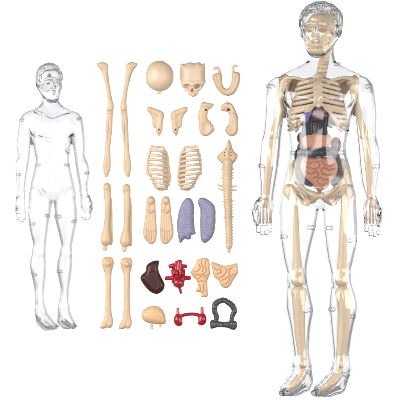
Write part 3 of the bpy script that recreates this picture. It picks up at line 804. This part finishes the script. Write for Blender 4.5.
# --- skull cap
CAP = [(159, 60.8), (151.2, 63), (147, 68.6), (145.8, 76), (146.3, 81.2), (149, 86), (154, 89.4), (160, 90.6), (166.5, 88.8), (171.2, 84), (173.1, 78), (172.7, 71), (169.8, 65.6), (164.5, 62)]
t = thing('cranium', 'round tan cranium piece, smooth, with a small peg below', 'model bone', (159, 76))
piece('dome', CAP, 22, lambda fl: (fl.poly(CAP, 4, 15, 13.5, low=4), fl.cone((156, 62.3, 4), (162, 62, 4), 1.6, 1.6, 1)), BONE_P, t)
piece('peg', [(155, 86), (164, 95)], 10, lambda fl: (fl.chain([(159.2, 89, 4, 2.6), (158.8, 91.8, 4, 1.9)], 0.5), fl.ell((158.7, 92.4, 4), (2.1, 1.2, 2), .4)), BONE_P, t)

# --- skull face
FACE = [(181.0, 63.4), (180.2, 69), (180.6, 79), (182, 84.7), (184.4, 88.6), (187.6, 90.6), (189.6, 94), (193.2, 96.3), (196.6, 94.4), (198.4, 91), (202, 87.4), (204, 84), (205.4, 80.4), (204.8, 76), (205, 68), (204.4, 63.0), (202, 63.8), (198.6, 61.7), (195, 62.8), (189.5, 62), (184.6, 63.6)]
def b_face(fl):
    fl.poly(FACE, 3, 11, 9.0, low=3, smooth=4)
    fl.chain([(183.0, 83.2, 8.6, 1.5), (188.0, 82.0, 12.2, 1.3), (192.5, 83.8, 13.2, 1.5), (196.5, 82.4, 12.5, 1.5), (202, 83.2, 9.5, 1.6)], 1.8)
    fl.ell((187.0, 86.3, 13), (3.3, 2.3, 6.2), 0.6, None, True); fl.ell((197.4, 86.5, 13), (3.3, 2.3, 6.2), 0.6, None, True)
    fl.ell((192.3, 90.2, 12.5), (1.5, 1.8, 5), 0.5, None, True)
    fl.chain([(189, 93, 9.5, 1.5), (193, 94.2, 10.6, 1.7), (196.6, 93.2, 9.5, 1.5)], 1.0)
    for i in range(5):
        fl.cone((189.9 + i * 1.45, 92.6, 12.0), (189.9 + i * 1.45, 96.2, 9.8), 0.4, 0.4, 0.25, 1, True)
    fl.cone((185, 88.8, 9.5), (189, 90, 10.5), 1.4, 1.2, 1.2); fl.cone((200.5, 87.6, 9.5), (196.4, 90, 10.5), 1.4, 1.2, 1.2)
o = piece('skull_front', FACE, 17, b_face, BONE_P, None, (193, 78))
tag(o, 'tan front skull half with eye sockets and a tall open-topped forehead', 'model bone')

# --- lower jaw
JAWO = [(212.8, 75.0), (213.4, 78.6), (215.6, 85), (218.8, 90), (223, 93.8), (227.5, 95.1), (232.7, 94), (236.2, 90), (239.2, 83), (240.3, 75), (238.8, 72.2), (234.8, 71.4), (232.4, 71.4), (232.2, 77.7), (231.4, 83), (229.4, 87), (226.6, 88.4), (224, 87.4), (222.4, 84), (221.9, 78), (221.3, 73), (218.6, 72.2)]
def b_jawl(fl):
    fl.poly(JAWO, 3, 4.5, 3.0, low=3, smooth=4)
    fl.chain([(219.6, 74, 4, 1.5), (219.3, 69.5, 4, 1.3), (217.6, 67.2, 4, 1.2), (215.2, 67.6, 4, 1.2), (214.2, 68.6, 4, 1.0)], 0.8)
    fl.chain([(233.6, 74, 4, 1.5), (233.0, 69, 4, 1.3), (233.2, 66.4, 4, 1.2), (235.4, 65.2, 4, 1.2), (237.2, 65.8, 4, 1.0)], 0.8)
    fl.chain([(217.5, 77, 8.6, 1.2), (219.8, 85, 8.4, 0.9), (223, 89, 8, 0.5)], 1.2, cut=True)
    fl.chain([(236.4, 77, 8.6, 1.2), (234.6, 85, 8.4, 0.9), (231, 89, 8, 0.5)], 1.2, cut=True)
o = piece('jaw_bone', JAWO + [(214, 64), (238, 64)], 11, b_jawl, BONE, None, (226.7, 82))
tag(o, 'tan U-shaped lower jaw piece with hooked ends, right of the skull face', 'model bone')

# --- shoulder blades
BLADE = [(147.4, 108.2), (149.4, 107.1), (156.2, 109.2), (162.3, 111.7), (163.1, 115), (162, 122), (161.2, 125.6), (161.6, 130), (158.8, 135.4), (157, 133), (156.2, 128.2), (153.8, 126.8), (152.4, 123.6), (152.4, 118.6), (150.6, 114.4), (148.2, 110.8)]
for ax, lab in ((None, 'tan shoulder blade piece below the skull cap, point aimed left'), (167.2, 'tan shoulder blade piece under the skull face, point aimed right')):
    q = BLADE if ax is None else mir(BLADE, ax)
    X = (lambda v: v) if ax is None else (lambda v: 2 * ax - v)
    def bb(fl):
        fl.poly(q, 2.5, 2.6, 2.2, low=2.5)
        fl.chain([(X(149.2), 109, 3.8, 1.8), (X(156), 112, 3.6, 1.6), (X(160.4), 114.5, 3.6, 1.8), (X(160), 122, 3.6, 1.8), (X(158.8), 130, 3.6, 2.2)], 2.4, smooth=3)
        fl.cone((X(158.8), 129.4, 9), (X(158.8), 129.4, 3), 0.95, 0.75, 0.3, 1, True)
    o = piece('shoulder_blade', q, 9, bb, BONE, None, (X(156), 120))
    tag(o, lab, 'model bone', 'shoulder blade pieces')

# --- hip bones
HIPL = [(201.6, 103), (205, 102.1), (209, 103), (213.6, 104), (211, 107.4), (208, 109.7), (207.3, 114.5), (207.3, 118.4), (209.8, 121.2), (211.6, 124), (213, 126.4), (214.5, 129.3), (212, 132.4), (207.9, 135.3), (203.4, 135.3), (200.4, 132.4), (199.3, 127.6), (199.5, 121.4), (198.3, 117.2), (199, 111.7), (200.2, 108)]
HIPR = [(221, 107.2), (223, 104.2), (227, 102.1), (231.2, 103.2), (234, 107), (236, 111.7), (237.9, 117.2), (238.1, 125.5), (237.2, 132), (234, 135.3), (230, 135.3), (226.6, 132.6), (225.6, 130), (227.4, 127.8), (227.4, 126), (229.2, 123.6), (229.7, 119.8), (229.7, 114.5), (227.8, 111.6), (225, 110.8), (221.8, 109.8)]
def b_hl(fl):
    fl.poly(HIPL, 3, 4.2, 3.6, low=3)
    fl.chain([(202.5, 105, 6, 2.0), (206, 104.4, 6.4, 1.6), (212, 104.8, 5, 1.0)], 1.2)
    fl.chain([(205.8, 107.8, 8, 1.1), (206, 111, 8, 1.25)], 0.4, cut=True); fl.cone((205.9, 109.6, 8), (205.9, 109.6, 2), 1.2, 0.8, 0.3, 1, True)
    fl.ell((205, 128, 9), (4, 6, 2.6), 2, None, True)
    for x, y in ((210.2, 121.5), (212, 124.6), (213.4, 127.2)):
        fl.ell((x, y, 4.5), (1.3, 1.0, 2.4), 0.4)
o = piece('hip_bone', HIPL, 11, b_hl, BONE, None, (206, 119)); tag(o, 'tan hip bone piece with an open slot and jagged right edge', 'model bone', 'hip bone pieces')
def b_hr(fl):
    fl.poly(HIPR, 3, 4.2, 3.6, low=3)
    fl.cone((228.8, 109.4, 10), (228.8, 109.4, 2), 1.75, 1.3, 0.4, 1, True)
    fl.ell((231.8, 126, 9), (4, 7, 2.2), 2, None, True)
    fl.chain([(223, 107.6, 5, 2.0), (226, 104.8, 6.4, 1.8), (231, 106.2, 6.6, 1.8), (233.5, 111, 6.6, 1.8)], 1.4)
    for x, y in ((227.4, 126.8), (226.2, 129.8)):
        fl.ell((x, y, 4.5), (1.3, 1.0, 2.4), 0.4)
o = piece('hip_bone', HIPR, 11, b_hr, BONE, None, (230, 119)); tag(o, 'tan hip bone piece with a round dark hole near its top', 'model bone', 'hip bone pieces')

# --- rib cage halves
RIBO = [(151.4, 146.4), (156, 147), (162.6, 146.8), (164.6, 150.5), (167, 155.7), (168.2, 166), (169.4, 176.7), (167.8, 184.4), (164.5, 188.4), (160, 189.4), (155.7, 186.2), (152.2, 179.4), (149, 174), (147, 170.6), (148, 157.5), (150.4, 150.5)]
for ax, lab in ((None, 'tan half rib cage below the left shoulder blade, open side facing right'), (173.95, 'tan half rib cage left of the spine, open side facing left')):
    q = RIBO if ax is None else mir(RIBO, ax)
    X = (lambda v: v) if ax is None else (lambda v: 2 * ax - v)
    def br(fl):
        c = catmull(RIBO, 6, True)
        L = [tuple(p) for p in c]
        n = len(L)
        # rim tube
        rim = [(X(x), y, 4.0 if x < 158 else 2.5, 1.25) for x, y in L] + [(X(L[0][0]), L[0][1], 4.0, 1.25)]
        fl.chain(rim, 0.6)
        ys = [150.4, 155.0, 159.6, 164.2, 168.8, 173.4, 178.0, 182.4, 186.2]
        yy = np.array([p[1] for p in L]); xx = np.array([p[0] for p in L])
        for i, y in enumerate(ys):
            ylo, yhi = y - 0.6, y + 1.8
            def edge(yv, left):
                m = np.abs(yy - yv) < 2.2
                xs_ = xx[m]
                return xs_.min() if left else xs_.max()
            xl, xr = edge(y, True), edge(yhi, False)
            pts = []
            for j in range(11):
                tt = j / 10
                pts.append((X(xl + (xr - xl) * tt), y + 2.6 * tt - 1.8 * math.sin(PI * tt) * (0.6 if i < 3 else 0.2) , 3.5 + 9.0 * math.sin(PI * min(1, tt * 1.05)) ** 0.75 * (1 - .2 * tt), 1.3 + 0.3 * abs(tt - .5)))
            fl.chain(pts, 0.5)
        # the rear wall at the open side
        w = [(162.5, 150), (165.4, 154), (166.8, 166), (168, 177), (166.5, 184), (163.5, 185), (163, 177), (162.4, 163)]
        fl.poly(w if ax is None else mir(w, ax), 1.4, 0.9, 0.9, low=1.2)
    o = piece('rib_cage', q, 16, br, BONE_P, None, (X(158), 168), 0.36)
    tag(o, lab, 'model bone', 'rib cage halves')

# --- spine with sacrum
t = thing('spine', 'long tan knobbly spine with a pointed diamond-shaped sacrum at the top', 'model bone', (228, 196))
SAC = [(229, 139.4), (226.7, 144), (225, 149), (219.4, 154.2), (217.2, 157.2), (219.8, 161), (223, 163), (228, 163.6), (233, 163), (236, 159.7), (237.5, 155), (233, 150), (231.2, 144)]
def b_sac(fl):
    fl.poly(SAC, 2.5, 3.6, 3.6, low=2.5)
    fl.chain([(228.6, 143, 5.8, 0.7), (228, 152, 6.4, 1.0), (227.8, 161, 6.2, 1.2)], 1.2)
    for x, y in ((224.6, 152.2), (224.5, 155.2), (231, 152.2), (231.2, 155.2), (226.4, 148.6), (230.4, 148.4)):
        fl.cone((x, y, 9), (x, y, 3.6), 0.62, 0.5, 0.25, 1, True)
piece('sacrum', SAC, 10, b_sac, BONE, t)
def b_col(fl):
    path = catmull([(227.8, 162, 4.6, 4.6), (227.4, 178, 4.6, 4.2), (227.6, 192, 4.6, 3.7), (228.4, 210, 4.4, 3.4), (229, 225, 4.2, 3.1), (229.3, 238, 4.2, 3.0), (229.3, 246.6, 4.2, 2.8)], 12)
    fl.chain(path, 0.8)
    for y in np.arange(164, 247, 2.9):
        i = int(np.argmin(np.abs(path[:, 1] - y))); x, _, z, r = path[i]
        neck = y > 224
        fl.ell((x, y, z), (r + (0.7 if neck else 0.35), 0.95, r + 0.5), 0.5)
        for sd in (-1, 1):
            e = (0.5 if neck else 0.75) + 0.5 * rng.rand()
            fl.cone((x + sd * (r - 0.4), y + 0.3, z), (x + sd * (r + e), y - 0.2, z - 0.4), 0.8, 0.5, 0.4)
            fl.ell((x + sd * 1.5, y + 0.8, z + r * 0.86), (0.8, 0.9, 0.7), 0.4)
        fl.ell((x, y, z + r + 0.2), (0.7, 1.0, 0.8), 0.4)
        fl.cone((x - r - .5, y + 1.45, z + 1.5), (x - r * .4, y + 1.45, z + r + .2), 0.28, 0.28, 0.3, 1, True)
        fl.cone((x + r + .5, y + 1.45, z + 1.5), (x + r * .4, y + 1.45, z + r + .2), 0.28, 0.28, 0.3, 1, True)
    for s, y in ((-1, 168.6), (1, 168.6), (1, 172.4), (-1, 177.6), (1, 177.6), (-1, 201.4), (1, 200.5), (-1, 217.5), (1, 216.6)):
        i = int(np.argmin(np.abs(path[:, 1] - y))); x, _, z, r = path[i]
        fl.cone((x + s * r * .7, y + 0.6, z), (x + s * (r + 2.0), y, z), 0.9, 0.55, 0.5)
    for a, b in (((223, 186.6), (217.2, 184.8)), ((223, 190), (218.2, 188.4)), ((232, 186.8), (237.6, 185.8)), ((231.6, 190), (236.8, 190.2))):
        fl.cone((a[0], a[1], 4), (b[0], b[1], 4), 1.1, 0.6, 0.4)
    fl.chain([(227.8, 165, 9, 0.5), (227.5, 185, 8.6, 0.5), (228.6, 215, 7.5, 0.4)], 0.6)
piece('vertebral_column', [(214, 160), (240, 248)], 11, b_col, BONE, t, h=0.38)
piece('peg', [(226, 245), (233, 254)], 8, lambda fl: fl.cone((229.2, 246, 4), (229, 251.4, 4), 1.9, 1.6, 0.5), BONE, t)

# --- thigh bones
TH = [(106.6, 182.9), (104, 184.6), (103.3, 189), (104, 195), (104.6, 208), (104.3, 221), (103, 230.5), (100.9, 237), (100.8, 242.6), (103.4, 245.4), (107, 245.6), (109.6, 243), (110.2, 238), (109, 230), (109.2, 221), (109.8, 208), (110.2, 197), (110.3, 188), (109.2, 184.4)]
for dx, dy, lab in ((0, 0, 'left one of the two pale thigh bones with a peg foot, under the arm bones'), (19.6, 1.2, 'pale thigh bone with a peg foot, next to the ribbed foot pieces')):
    q = [(x + dx, y + dy) for x, y in TH]
    t = thing('thigh_bone', lab, 'model bone', (106.5 + dx, 215), 'thigh bones with pegs')
    def bt(fl):
        fl.poly(q, 4, 3.6, 3.4, low=4)
        fl.ell((106.6 + dx, 187 + dy, 4.5), (3.3, 4.2, 3.8), 1)
        fl.chain([(102.5 + dx, 191.6 + dy, 7.6, 0.45), (106.6 + dx, 192.4 + dy, 8.8, 0.45), (111 + dx, 191.2 + dy, 7.6, 0.45)], 0.5, cut=True)
        fl.chain([(105.4 + dx, 240 + dy, 5, 4.2), (106.2 + dx, 232 + dy, 4.6, 3.2)], 2)
    piece('shaft', q, 11, bt, BONE_W, t)
    fq = [(109.3 + dx, 196 + dy), (111.2 + dx, 200 + dy), (111.8 + dx, 215 + dy), (112.0 + dx, 232 + dy), (112.0 + dx, 243 + dy), (109.5 + dx, 244.6 + dy), (108.6 + dx, 232 + dy), (108.9 + dx, 212 + dy)]
    piece('flange', fq, 7, lambda fl: fl.poly(fq, 1.6, 1.6, 1.0, low=1.6), BONE_W, t)
    piece('peg', [(101 + dx, 243 + dy), (108 + dx, 253 + dy)], 8, lambda fl: (fl.poly([(102.6 + dx, 243 + dy), (106.5 + dx, 243 + dy), (106.3 + dx, 249.8 + dy), (104.6 + dx, 250.4 + dy), (102.7 + dx, 249.8 + dy)], 3, 2.2, 1.2, low=3, smooth=2), fl.cone((102 + dx, 247 + dy, 5.6), (107.2 + dx, 247 + dy, 5.6), 0.35, 0.35, 0.4, 1, True)), BONE_W, t)

# --- foot pieces
FT = [(150.6, 196.4), (147.6, 198), (146.3, 203), (146, 209.5), (144.8, 220), (143.4, 229), (143.4, 235), (145.6, 240), (150.6, 244.1), (155, 241.6), (156.2, 235), (156, 223), (155.3, 212.5), (155, 203.5), (153.8, 198)]
for ax, lab in ((None, 'ribbed tan foot piece next to the thigh bones, ankle end up'), (158.2, 'ribbed tan foot piece beside the lavender lung, ankle end up')):
    q = FT if ax is None else mir(FT, ax)
    X = (lambda v: v) if ax is None else (lambda v: 2 * ax - v)
    def bfo(fl):
        fl.poly(q, 2.6, 3.2, 2.6, low=2.6)
        fl.ell((X(150.6), 200.5, 6), (3.2, 3.6, 2.6), 1.5)
        fl.ell((X(150.2), 207, 7.5), (1.8, 3.0, 2.8), 0.8, None, True)
        fl.chain([(X(147.6), 210.6, 6.4, 1.0), (X(150.4), 212, 6.6, 1.2), (X(153.4), 210.4, 6.4, 1.0)], 0.6)
        for i in range(4):
            u = (i - 1.5)
            fl.chain([(X(150.4 + u * 1.5), 214.5, 6.0, 0.45), (X(150.2 + u * 2.3), 228, 6.0, 0.5), (X(150.4 + u * 2.5), 240.5, 5.2, 0.45)], 0.35, cut=True)
        for i in range(5):
            u = (i - 2)
            fl.ell((X(150.3 + u * 2.2), 231.5 - abs(u), 5.6), (0.9, 1.3, 0.7), 0.5)
    o = piece('foot_bone', q, 10, bfo, BONE_W, None, (X(150), 220), 0.34)
    tag(o, lab, 'model bone', 'ribbed foot pieces')

# --- lungs
LUL = [(188, 197.9), (191, 199.2), (193.2, 203.5), (194, 209.5), (193.3, 215.5), (193.7, 221.5), (194.4, 229), (195.4, 233.8), (191.2, 235), (190.8, 238.6), (187.2, 239.4), (185.6, 238.2), (183.4, 239.6), (180, 242.8), (178, 235), (177.1, 226), (178, 215.5), (181.2, 205), (184.4, 200)]
LUR = [(200, 198.2), (203.7, 197.8), (209, 200.5), (214.2, 205.8), (215.4, 212.5), (215, 226), (213.5, 234), (209.7, 240), (205.2, 242.7), (202, 241.4), (200.8, 236.5), (200.5, 223), (200.6, 210), (198.4, 204), (198.4, 200.2)]
for q, lab, c in ((LUL, 'lavender lung piece with a ragged notched bottom, tip up', (186, 220)), (LUR, 'lavender lung piece with a rounded bottom, next to the spine', (207, 220))):
    o = piece('lung', q, 12, lambda fl: (fl.poly(q, 3, 6, 5.5, low=3, smooth=3), fl.noise(0.10, 2.6)), LAV, None, c, 0.34)
    tag(o, lab, 'model organ', 'lavender lung pieces')

# --- shin bones
SH = [(103.4, 258.4), (108, 257.5), (112.2, 258.8), (113, 262.8), (112.3, 268), (111, 273.4), (110.4, 292.5), (111, 313), (112.4, 320), (112, 325.4), (109, 328.4), (106.7, 327.2), (103.5, 328.9), (100.5, 328.6), (100.1, 326.6), (102.4, 322), (104.5, 315), (105.5, 292.5), (105, 275.5), (103, 269), (101.9, 262.8)]
for dx, dy, lab in ((0, 0, 'leftmost smooth tan shin bone with a round knob near its top'), (18.7, 0.6, 'smooth tan shin bone with a knob, next to the dark liver')):
    q = [(x + dx, y + dy) for x, y in SH]
    t = thing('shin_bone', lab, 'model bone', (107.5 + dx, 293), 'shin bones with knobs')
    def bs(fl):
        fl.poly(q, 3.8, 3.4, 3.4, low=3.8)
        fl.ell((107.5 + dx, 263 + dy, 4.6), (5.2, 5.0, 3.4), 2)
        fl.ell((104.6 + dx, 325.4 + dy, 4), (3, 2.6, 3.2), 1.5); fl.ell((109 + dx, 324.5 + dy, 4), (2.8, 3.2, 3.4), 1.5)
        fl.cone((106.8 + dx, 322 + dy, 8), (106.4 + dx, 327 + dy, 6.5), 0.4, 0.6, 0.8, 1, True)
    piece('shaft', q, 11, bs, BONE_W, t)
    piece('knob', [(104 + dx, 260 + dy), (112 + dx, 268 + dy)], 13, lambda fl: fl.ell((108 + dx, 263.6 + dy, 7.8), (2.7, 3.1, 2.6)), BONE_W, t)

# --- liver
LIV = [(158.5, 261.2), (153.7, 261.3), (148.8, 263.7), (146.3, 266.6), (145.5, 271.8), (142, 275), (140.4, 278), (141.2, 280.8), (143.8, 285), (148.7, 290.6), (153.7, 293.6), (158, 293.9), (162.5, 290.6), (164.3, 286), (163, 281.6), (159.4, 274.5), (157.9, 268.7), (158.4, 264)]
def b_liv(fl):
    fl.poly(LIV, 3, 5.5, 5.0, low=3, smooth=4)
    fl.chain([(155, 290, 9.4, 0.4), (157, 284, 9.4, 0.5), (156, 276, 9.2, 0.4)], 1.2, cut=True)
    fl.chain([(143.5, 276, 8.4, 0.4), (148, 274, 9.2, 0.4), (156.5, 271, 9, 0.4)], 1.2, cut=True)
o = piece('liver', LIV, 11, b_liv, MAROON, None, (152, 278)); tag(o, 'glossy dark maroon liver piece left of the red heart', 'model organ')

# --- heart
t = thing('heart', 'glossy red heart piece with stubby vessels and a thin tail', 'model organ', (178, 277))
HB = [(172, 268.8), (171.4, 275), (171.8, 281), (173.8, 285.6), (178, 287.8), (182.2, 287.2), (184.2, 282), (184.8, 275), (184.2, 269), (178, 267.6)]
def b_hb(fl):
    fl.poly(HB, 3.5, 5.5, 5.0, low=3.5)
    fl.ell((175.4, 273, 8), (2.6, 3.6, 2.2), 0.9); fl.ell((181, 273.5, 8), (2.6, 3.6, 2.2), 0.9); fl.ell((178, 283, 8), (4.2, 3.6, 2.0), 1)
    fl.chain([(172, 276, 8.6, 0.5), (176, 279.5, 9.2, 0.6), (180, 278, 9.2, 0.6), (184, 279, 8, 0.5)], 0.4, zs=2.5, cut=True)
    fl.chain([(178.2, 270, 9.4, 0.6), (178.4, 278, 9.2, 0.6)], 0.4, zs=2.5, cut=True)
    fl.chain([(173.5, 270, 8, 0.5), (175, 275, 8.6, 0.5), (173, 281, 8, 0.5)], 0.4, zs=2.2, cut=True, smooth=3)
    fl.chain([(183, 270, 8, 0.5), (181.6, 274.5, 8.6, 0.5), (183, 283, 8, 0.5)], 0.4, zs=2.2, cut=True, smooth=3)
    fl.noise(0.35, 1.8)
piece('heart_body', HB, 12, b_hb, RED, t, h=0.36)
def tube(path, r2=None):
    return lambda fl: (fl.chain(path, 0.5, smooth=3), fl.cone(path[0][:3], tuple(2 * np.array(path[0][:3]) - np.array(path[1][:3])), path[0][3] * .55, path[0][3] * .55, 0.2, 1, True))
for path in ([(166.2, 278.6, 4, 2.0), (169, 278.4, 4.4, 1.9), (173, 278, 5, 2.0)], [(189.4, 278.2, 4, 2.0), (187, 278.2, 4.4, 1.9), (183, 278, 5, 2.0)], [(180.8, 293.4, 3, 1.2), (180.2, 290, 3.4, 1.3), (178.6, 286, 4, 1.6)],
             [(179.6, 261.8, 5.6, 2.5), (179.2, 265, 5.8, 2.8), (178.6, 270, 6, 3.2)], [(170.0, 266.6, 5, 2.1), (173.5, 265.8, 5.4, 2.3), (178, 266.5, 5.6, 2.4)], [(186.2, 266.6, 5, 1.6), (184, 266.4, 5.2, 1.8), (180, 266.6, 5.6, 2.2)], [(176.6, 262.4, 5.6, 1.7), (176.4, 266, 5.8, 2.0), (176, 270, 6, 2.2)]):
    piece('vessel', [(p[0], p[1]) for p in path], 11, tube(path), RED, t, h=0.34)

# --- coiled cream piece with a tail
ST = [(197, 261), (201.5, 258.8), (206.7, 258.5), (209.2, 261.8), (209.4, 270), (209.6, 274.5), (207.4, 280), (207.2, 284), (207.5, 291.5), (207.2, 296.8), (201.4, 297.1), (201.2, 293), (196, 291.5), (197.7, 288), (197.6, 282.4), (194, 277.5), (191.2, 273), (193.2, 268.8), (195.2, 266)]
def b_st(fl):
    fl.poly(ST, 2.5, 4.0, 3.6, low=2.5, smooth=4)
    for pth in ([(198, 264), (200.5, 267.5), (198, 271), (193.5, 272.5)], [(202.5, 260), (201.6, 264), (203.6, 268), (202.4, 272)], [(206.4, 261), (205.2, 266), (206.6, 270.5), (204.4, 273.6)],
                [(195, 275.6), (200, 275), (204.5, 277.5), (208, 275)], [(199, 279.4), (203.5, 274), (206, 281)], [(198, 283), (202, 281.4), (206.8, 283.2)], [(199.5, 285), (200.6, 289), (199.4, 292)], [(203.6, 284.6), (203.8, 290), (203.4, 296)], [(197, 291), (202, 292.4), (207, 290.6)]):
        fl.chain([(x, y, 6.2, 0.4) for x, y in pth], 0.4, zs=2.4, cut=True, smooth=4)
o = piece('coiled_organ', ST, 9, b_st, CREAM, None, (201, 278), 0.34); tag(o, 'cream coiled organ piece with a narrow squared tail, beside the red heart', 'model organ')

# --- intestine
IN = [(211.8, 262.8), (217.2, 264), (224, 266.1), (231, 265.2), (236.6, 263.8), (237.8, 267), (238.1, 272.6), (235.2, 277.5), (232.4, 282), (230, 286.2), (225.6, 288.2), (221.2, 285.7), (218.7, 280.6), (214.4, 276.5), (212.7, 270)]
def b_in(fl):
    fl.poly(IN, 2.5, 4.0, 3.6, low=2.5, smooth=4)
    for pth in ([(213.6, 265.4), (216, 270), (220, 269.6), (221.6, 272.6), (217, 274.4)], [(218.4, 266), (222.4, 268), (226, 268.2), (226.4, 272), (223.6, 276), (220, 278)], [(234.6, 266), (231, 269), (229.2, 273.6), (231, 276.6), (234, 274.4)], [(229.4, 267.4), (229, 271)],
                [(221.4, 281), (225.4, 279.4), (228.6, 277), (229.4, 280.4), (226.6, 283.6), (223.4, 285.4)], [(233.6, 279), (230, 279), (229, 284.6)]):
        fl.chain([(x, y, 6.2, 0.4) for x, y in pth], 0.4, zs=2.4, cut=True, smooth=4)
o = piece('intestine', IN, 9, b_in, CREAM, None, (225, 275), 0.34); tag(o, 'cream heart-shaped intestine piece with winding grooves, above the dark grey colon', 'model organ')

# --- cream dome with two pegs
DM = [(141.6, 315), (143.2, 311), (148, 307.6), (154, 306.3), (160, 308.6), (163.8, 313), (165, 318), (165.3, 323), (163, 324.4), (153, 323.8), (146, 322.3), (142.4, 319)]
t = thing('brain_half', 'smooth cream domed brain piece with two short pegs, below the liver', 'model organ', (153, 316))
piece('dome', DM, 12, lambda fl: (fl.poly(DM, 3, 7, 7.5, low=3), fl.chain([(146, 312, 9.6, 0.3), (154, 313.5, 10.8, 0.3), (163, 320, 8.6, 0.3)], 0.9, cut=True)), CREAM, t)
piece('peg', [(148, 320), (155, 332)], 7, lambda fl: fl.cone((151.6, 322, 3), (151.6, 328.6, 3), 1.6, 1.4, 0.4), CREAM, t)
piece('peg', [(157, 320), (164, 330)], 7, lambda fl: fl.cone((160.2, 322, 3), (160.2, 326.8, 3), 1.4, 1.2, 0.4), CREAM, t)

# --- kidneys
t = thing('kidney_pair', 'glossy red pair of kidneys joined by a curved tube', 'model organ', (190, 317))
for c in ((178, 320.2), (202.2, 319.6)):
    s = 1 if c[0] < 190 else -1
    piece('kidney', [(c[0] - 6, c[1] - 14), (c[0] + 6, c[1] + 8)], 11, lambda fl: (fl.ell((c[0], c[1], 4.4), (4.4, 6.2, 4.3)), fl.ell((c[0] + s * 1.8, c[1] + 2.5, 4.4), (3.0, 3.6, 3.6), 1.5), fl.ell((c[0] + s * 5.2, c[1] + 1.5, 6), (1.6, 1.6, 3), 1.2, None, True)), RED, t, h=0.36)
    piece('ureter', [(c[0] - 3, c[1] - 14), (c[0] + 3, c[1])], 9, lambda fl: (fl.chain([(c[0] - .2, c[1] - 11, 4, 1.5), (c[0], c[1] - 3, 4.4, 1.7)], 0.4), fl.cone((c[0] - .2, c[1] - 14, 4), (c[0] - .2, c[1] - 10.6, 4), 0.8, 0.8, 0.2, 1, True)), RED, t, h=0.34)
piece('vessel', [(178, 310), (203, 322)], 9, lambda fl: fl.chain([(179.5, 318, 4.6, 1.9), (182.6, 315.8, 5, 1.6), (190, 314.5, 5, 1.5), (197, 315, 5, 1.6), (200.5, 317.4, 4.6, 1.9)], 0.5, smooth=5), RED, t, h=0.36)

# --- colon
t = thing('colon', 'dark grey colon piece shaped as an arch over a thick band', 'model organ', (224, 315))
def b_arch(fl):
    pts = catmull([(215.6, 321.5, 3.4, 2.0), (216.6, 317.5, 3.6, 2.2), (214.6, 311, 3.8, 2.5), (215.4, 304.6, 4, 2.7), (219.6, 301.6, 4, 2.5), (224.2, 300.6, 4, 2.4), (228.6, 303.2, 4, 2.4), (232.8, 306.6, 4, 2.6), (234.4, 311.4, 3.8, 2.5), (232.4, 316.4, 3.6, 2.2), (231.6, 321.5, 3.4, 2.0)], 7)
    fl.chain([(x, y, z, r * (1 + 0.08 * math.sin(i * 1.57))) for i, (x, y, z, r) in enumerate(pts)], 0.5)
    fl.cone((222.6, 299.6, 4), (226, 299.6, 4), 1.6, 1.3, 0.6); fl.cone((229.6, 302.4, 4), (232.4, 304, 4), 1.8, 1.4, 0.6)
    fl.noise(0.16, 1.0)
piece('arch_tube', [(211, 296), (239, 324)], 9, b_arch, GREY, t, h=0.36)
BND = [(210.6, 321.8), (213.5, 320.8), (223.5, 322.6), (233, 321.6), (236.2, 322), (236.9, 325.6), (236, 329), (233, 330), (226, 327.8), (217, 327.6), (211.4, 329), (210.3, 325.6)]
def b_band(fl):
    fl.poly(BND, 3.2, 3.2, 2.6, low=3.2, smooth=4)
    for i in range(9):
        x = 212.6 + i * 2.75
        fl.ell((x, 325 + 0.8 * math.sin(i * .8), 6.0), (1.0, 2.2, 0.9), 0.4)
    fl.noise(0.25, 1.1)
piece('band', BND, 9, b_band, GREY, t, h=0.36)

for o in bpy.data.objects:
    if '_base' in o.keys():
        del o['_base']

# ------------------------------------------------------------------ light
def area(name, loc, tgt, sx, sy, power, col=(1, 1, 1)):
    l = bpy.data.lights.new(name, 'AREA'); l.shape = 'RECTANGLE'; l.size = sx; l.size_y = sy; l.energy = power; l.color = col
    o = bpy.data.objects.new(name, l); COL.objects.link(o)
    o.location = loc
    o.rotation_euler = (Vector(tgt) - Vector(loc)).to_track_quat('-Z', 'Y').to_euler()
    return o
area('softbox', (-1.05, 0.3, 1.15), (0, 0, 0), 0.85, 1.2, 27)
area('strip_light', (-0.17, 0.05, 1.6), (0.05, 0, 0), 0.14, 1.2, 3.2)
area('softbox', (1.12, 0.0, 1.1), (0, 0, 0), 0.6, 1.2, 13)
for sx in (-1, 1):
    area('added_backdrop_light', (sx * 0.78, 0, -0.22), (sx * 0.12, 0, -0.8), 0.35, 1.0, 3.9)  # unseen lamps added to whiten the backdrop below the glass sheet

world = bpy.data.worlds.new('World'); scene.world = world; world.use_nodes = True
bg = world.node_tree.nodes['Background']
bg.inputs['Color'].default_value = (0.96, 0.98, 1.0, 1); bg.inputs['Strength'].default_value = 0.36

# ------------------------------------------------------------------ camera
cam = bpy.data.cameras.new('camera'); co = bpy.data.objects.new('camera', cam); COL.objects.link(co)
HC = 3.5
co.location = (0, 0, HC); co.rotation_euler = (0, 0, 0)
cam.sensor_width = 36; cam.lens = 36 * HC / 0.402
cam.clip_end = 50
scene.camera = co

vs = scene.view_settings
vs.view_transform = 'Standard'; vs.look = 'None'; vs.exposure = 0; vs.gamma = 1
c = scene.cycles
c.max_bounces = 24; c.transmission_bounces = 24; c.transparent_max_bounces = 24; c.glossy_bounces = 8; c.diffuse_bounces = 5
c.caustics_refractive = True; c.caustics_reflective = True; c.blur_glossy = 0.3
c.sample_clamp_indirect = 0.0
c.use_denoising = True
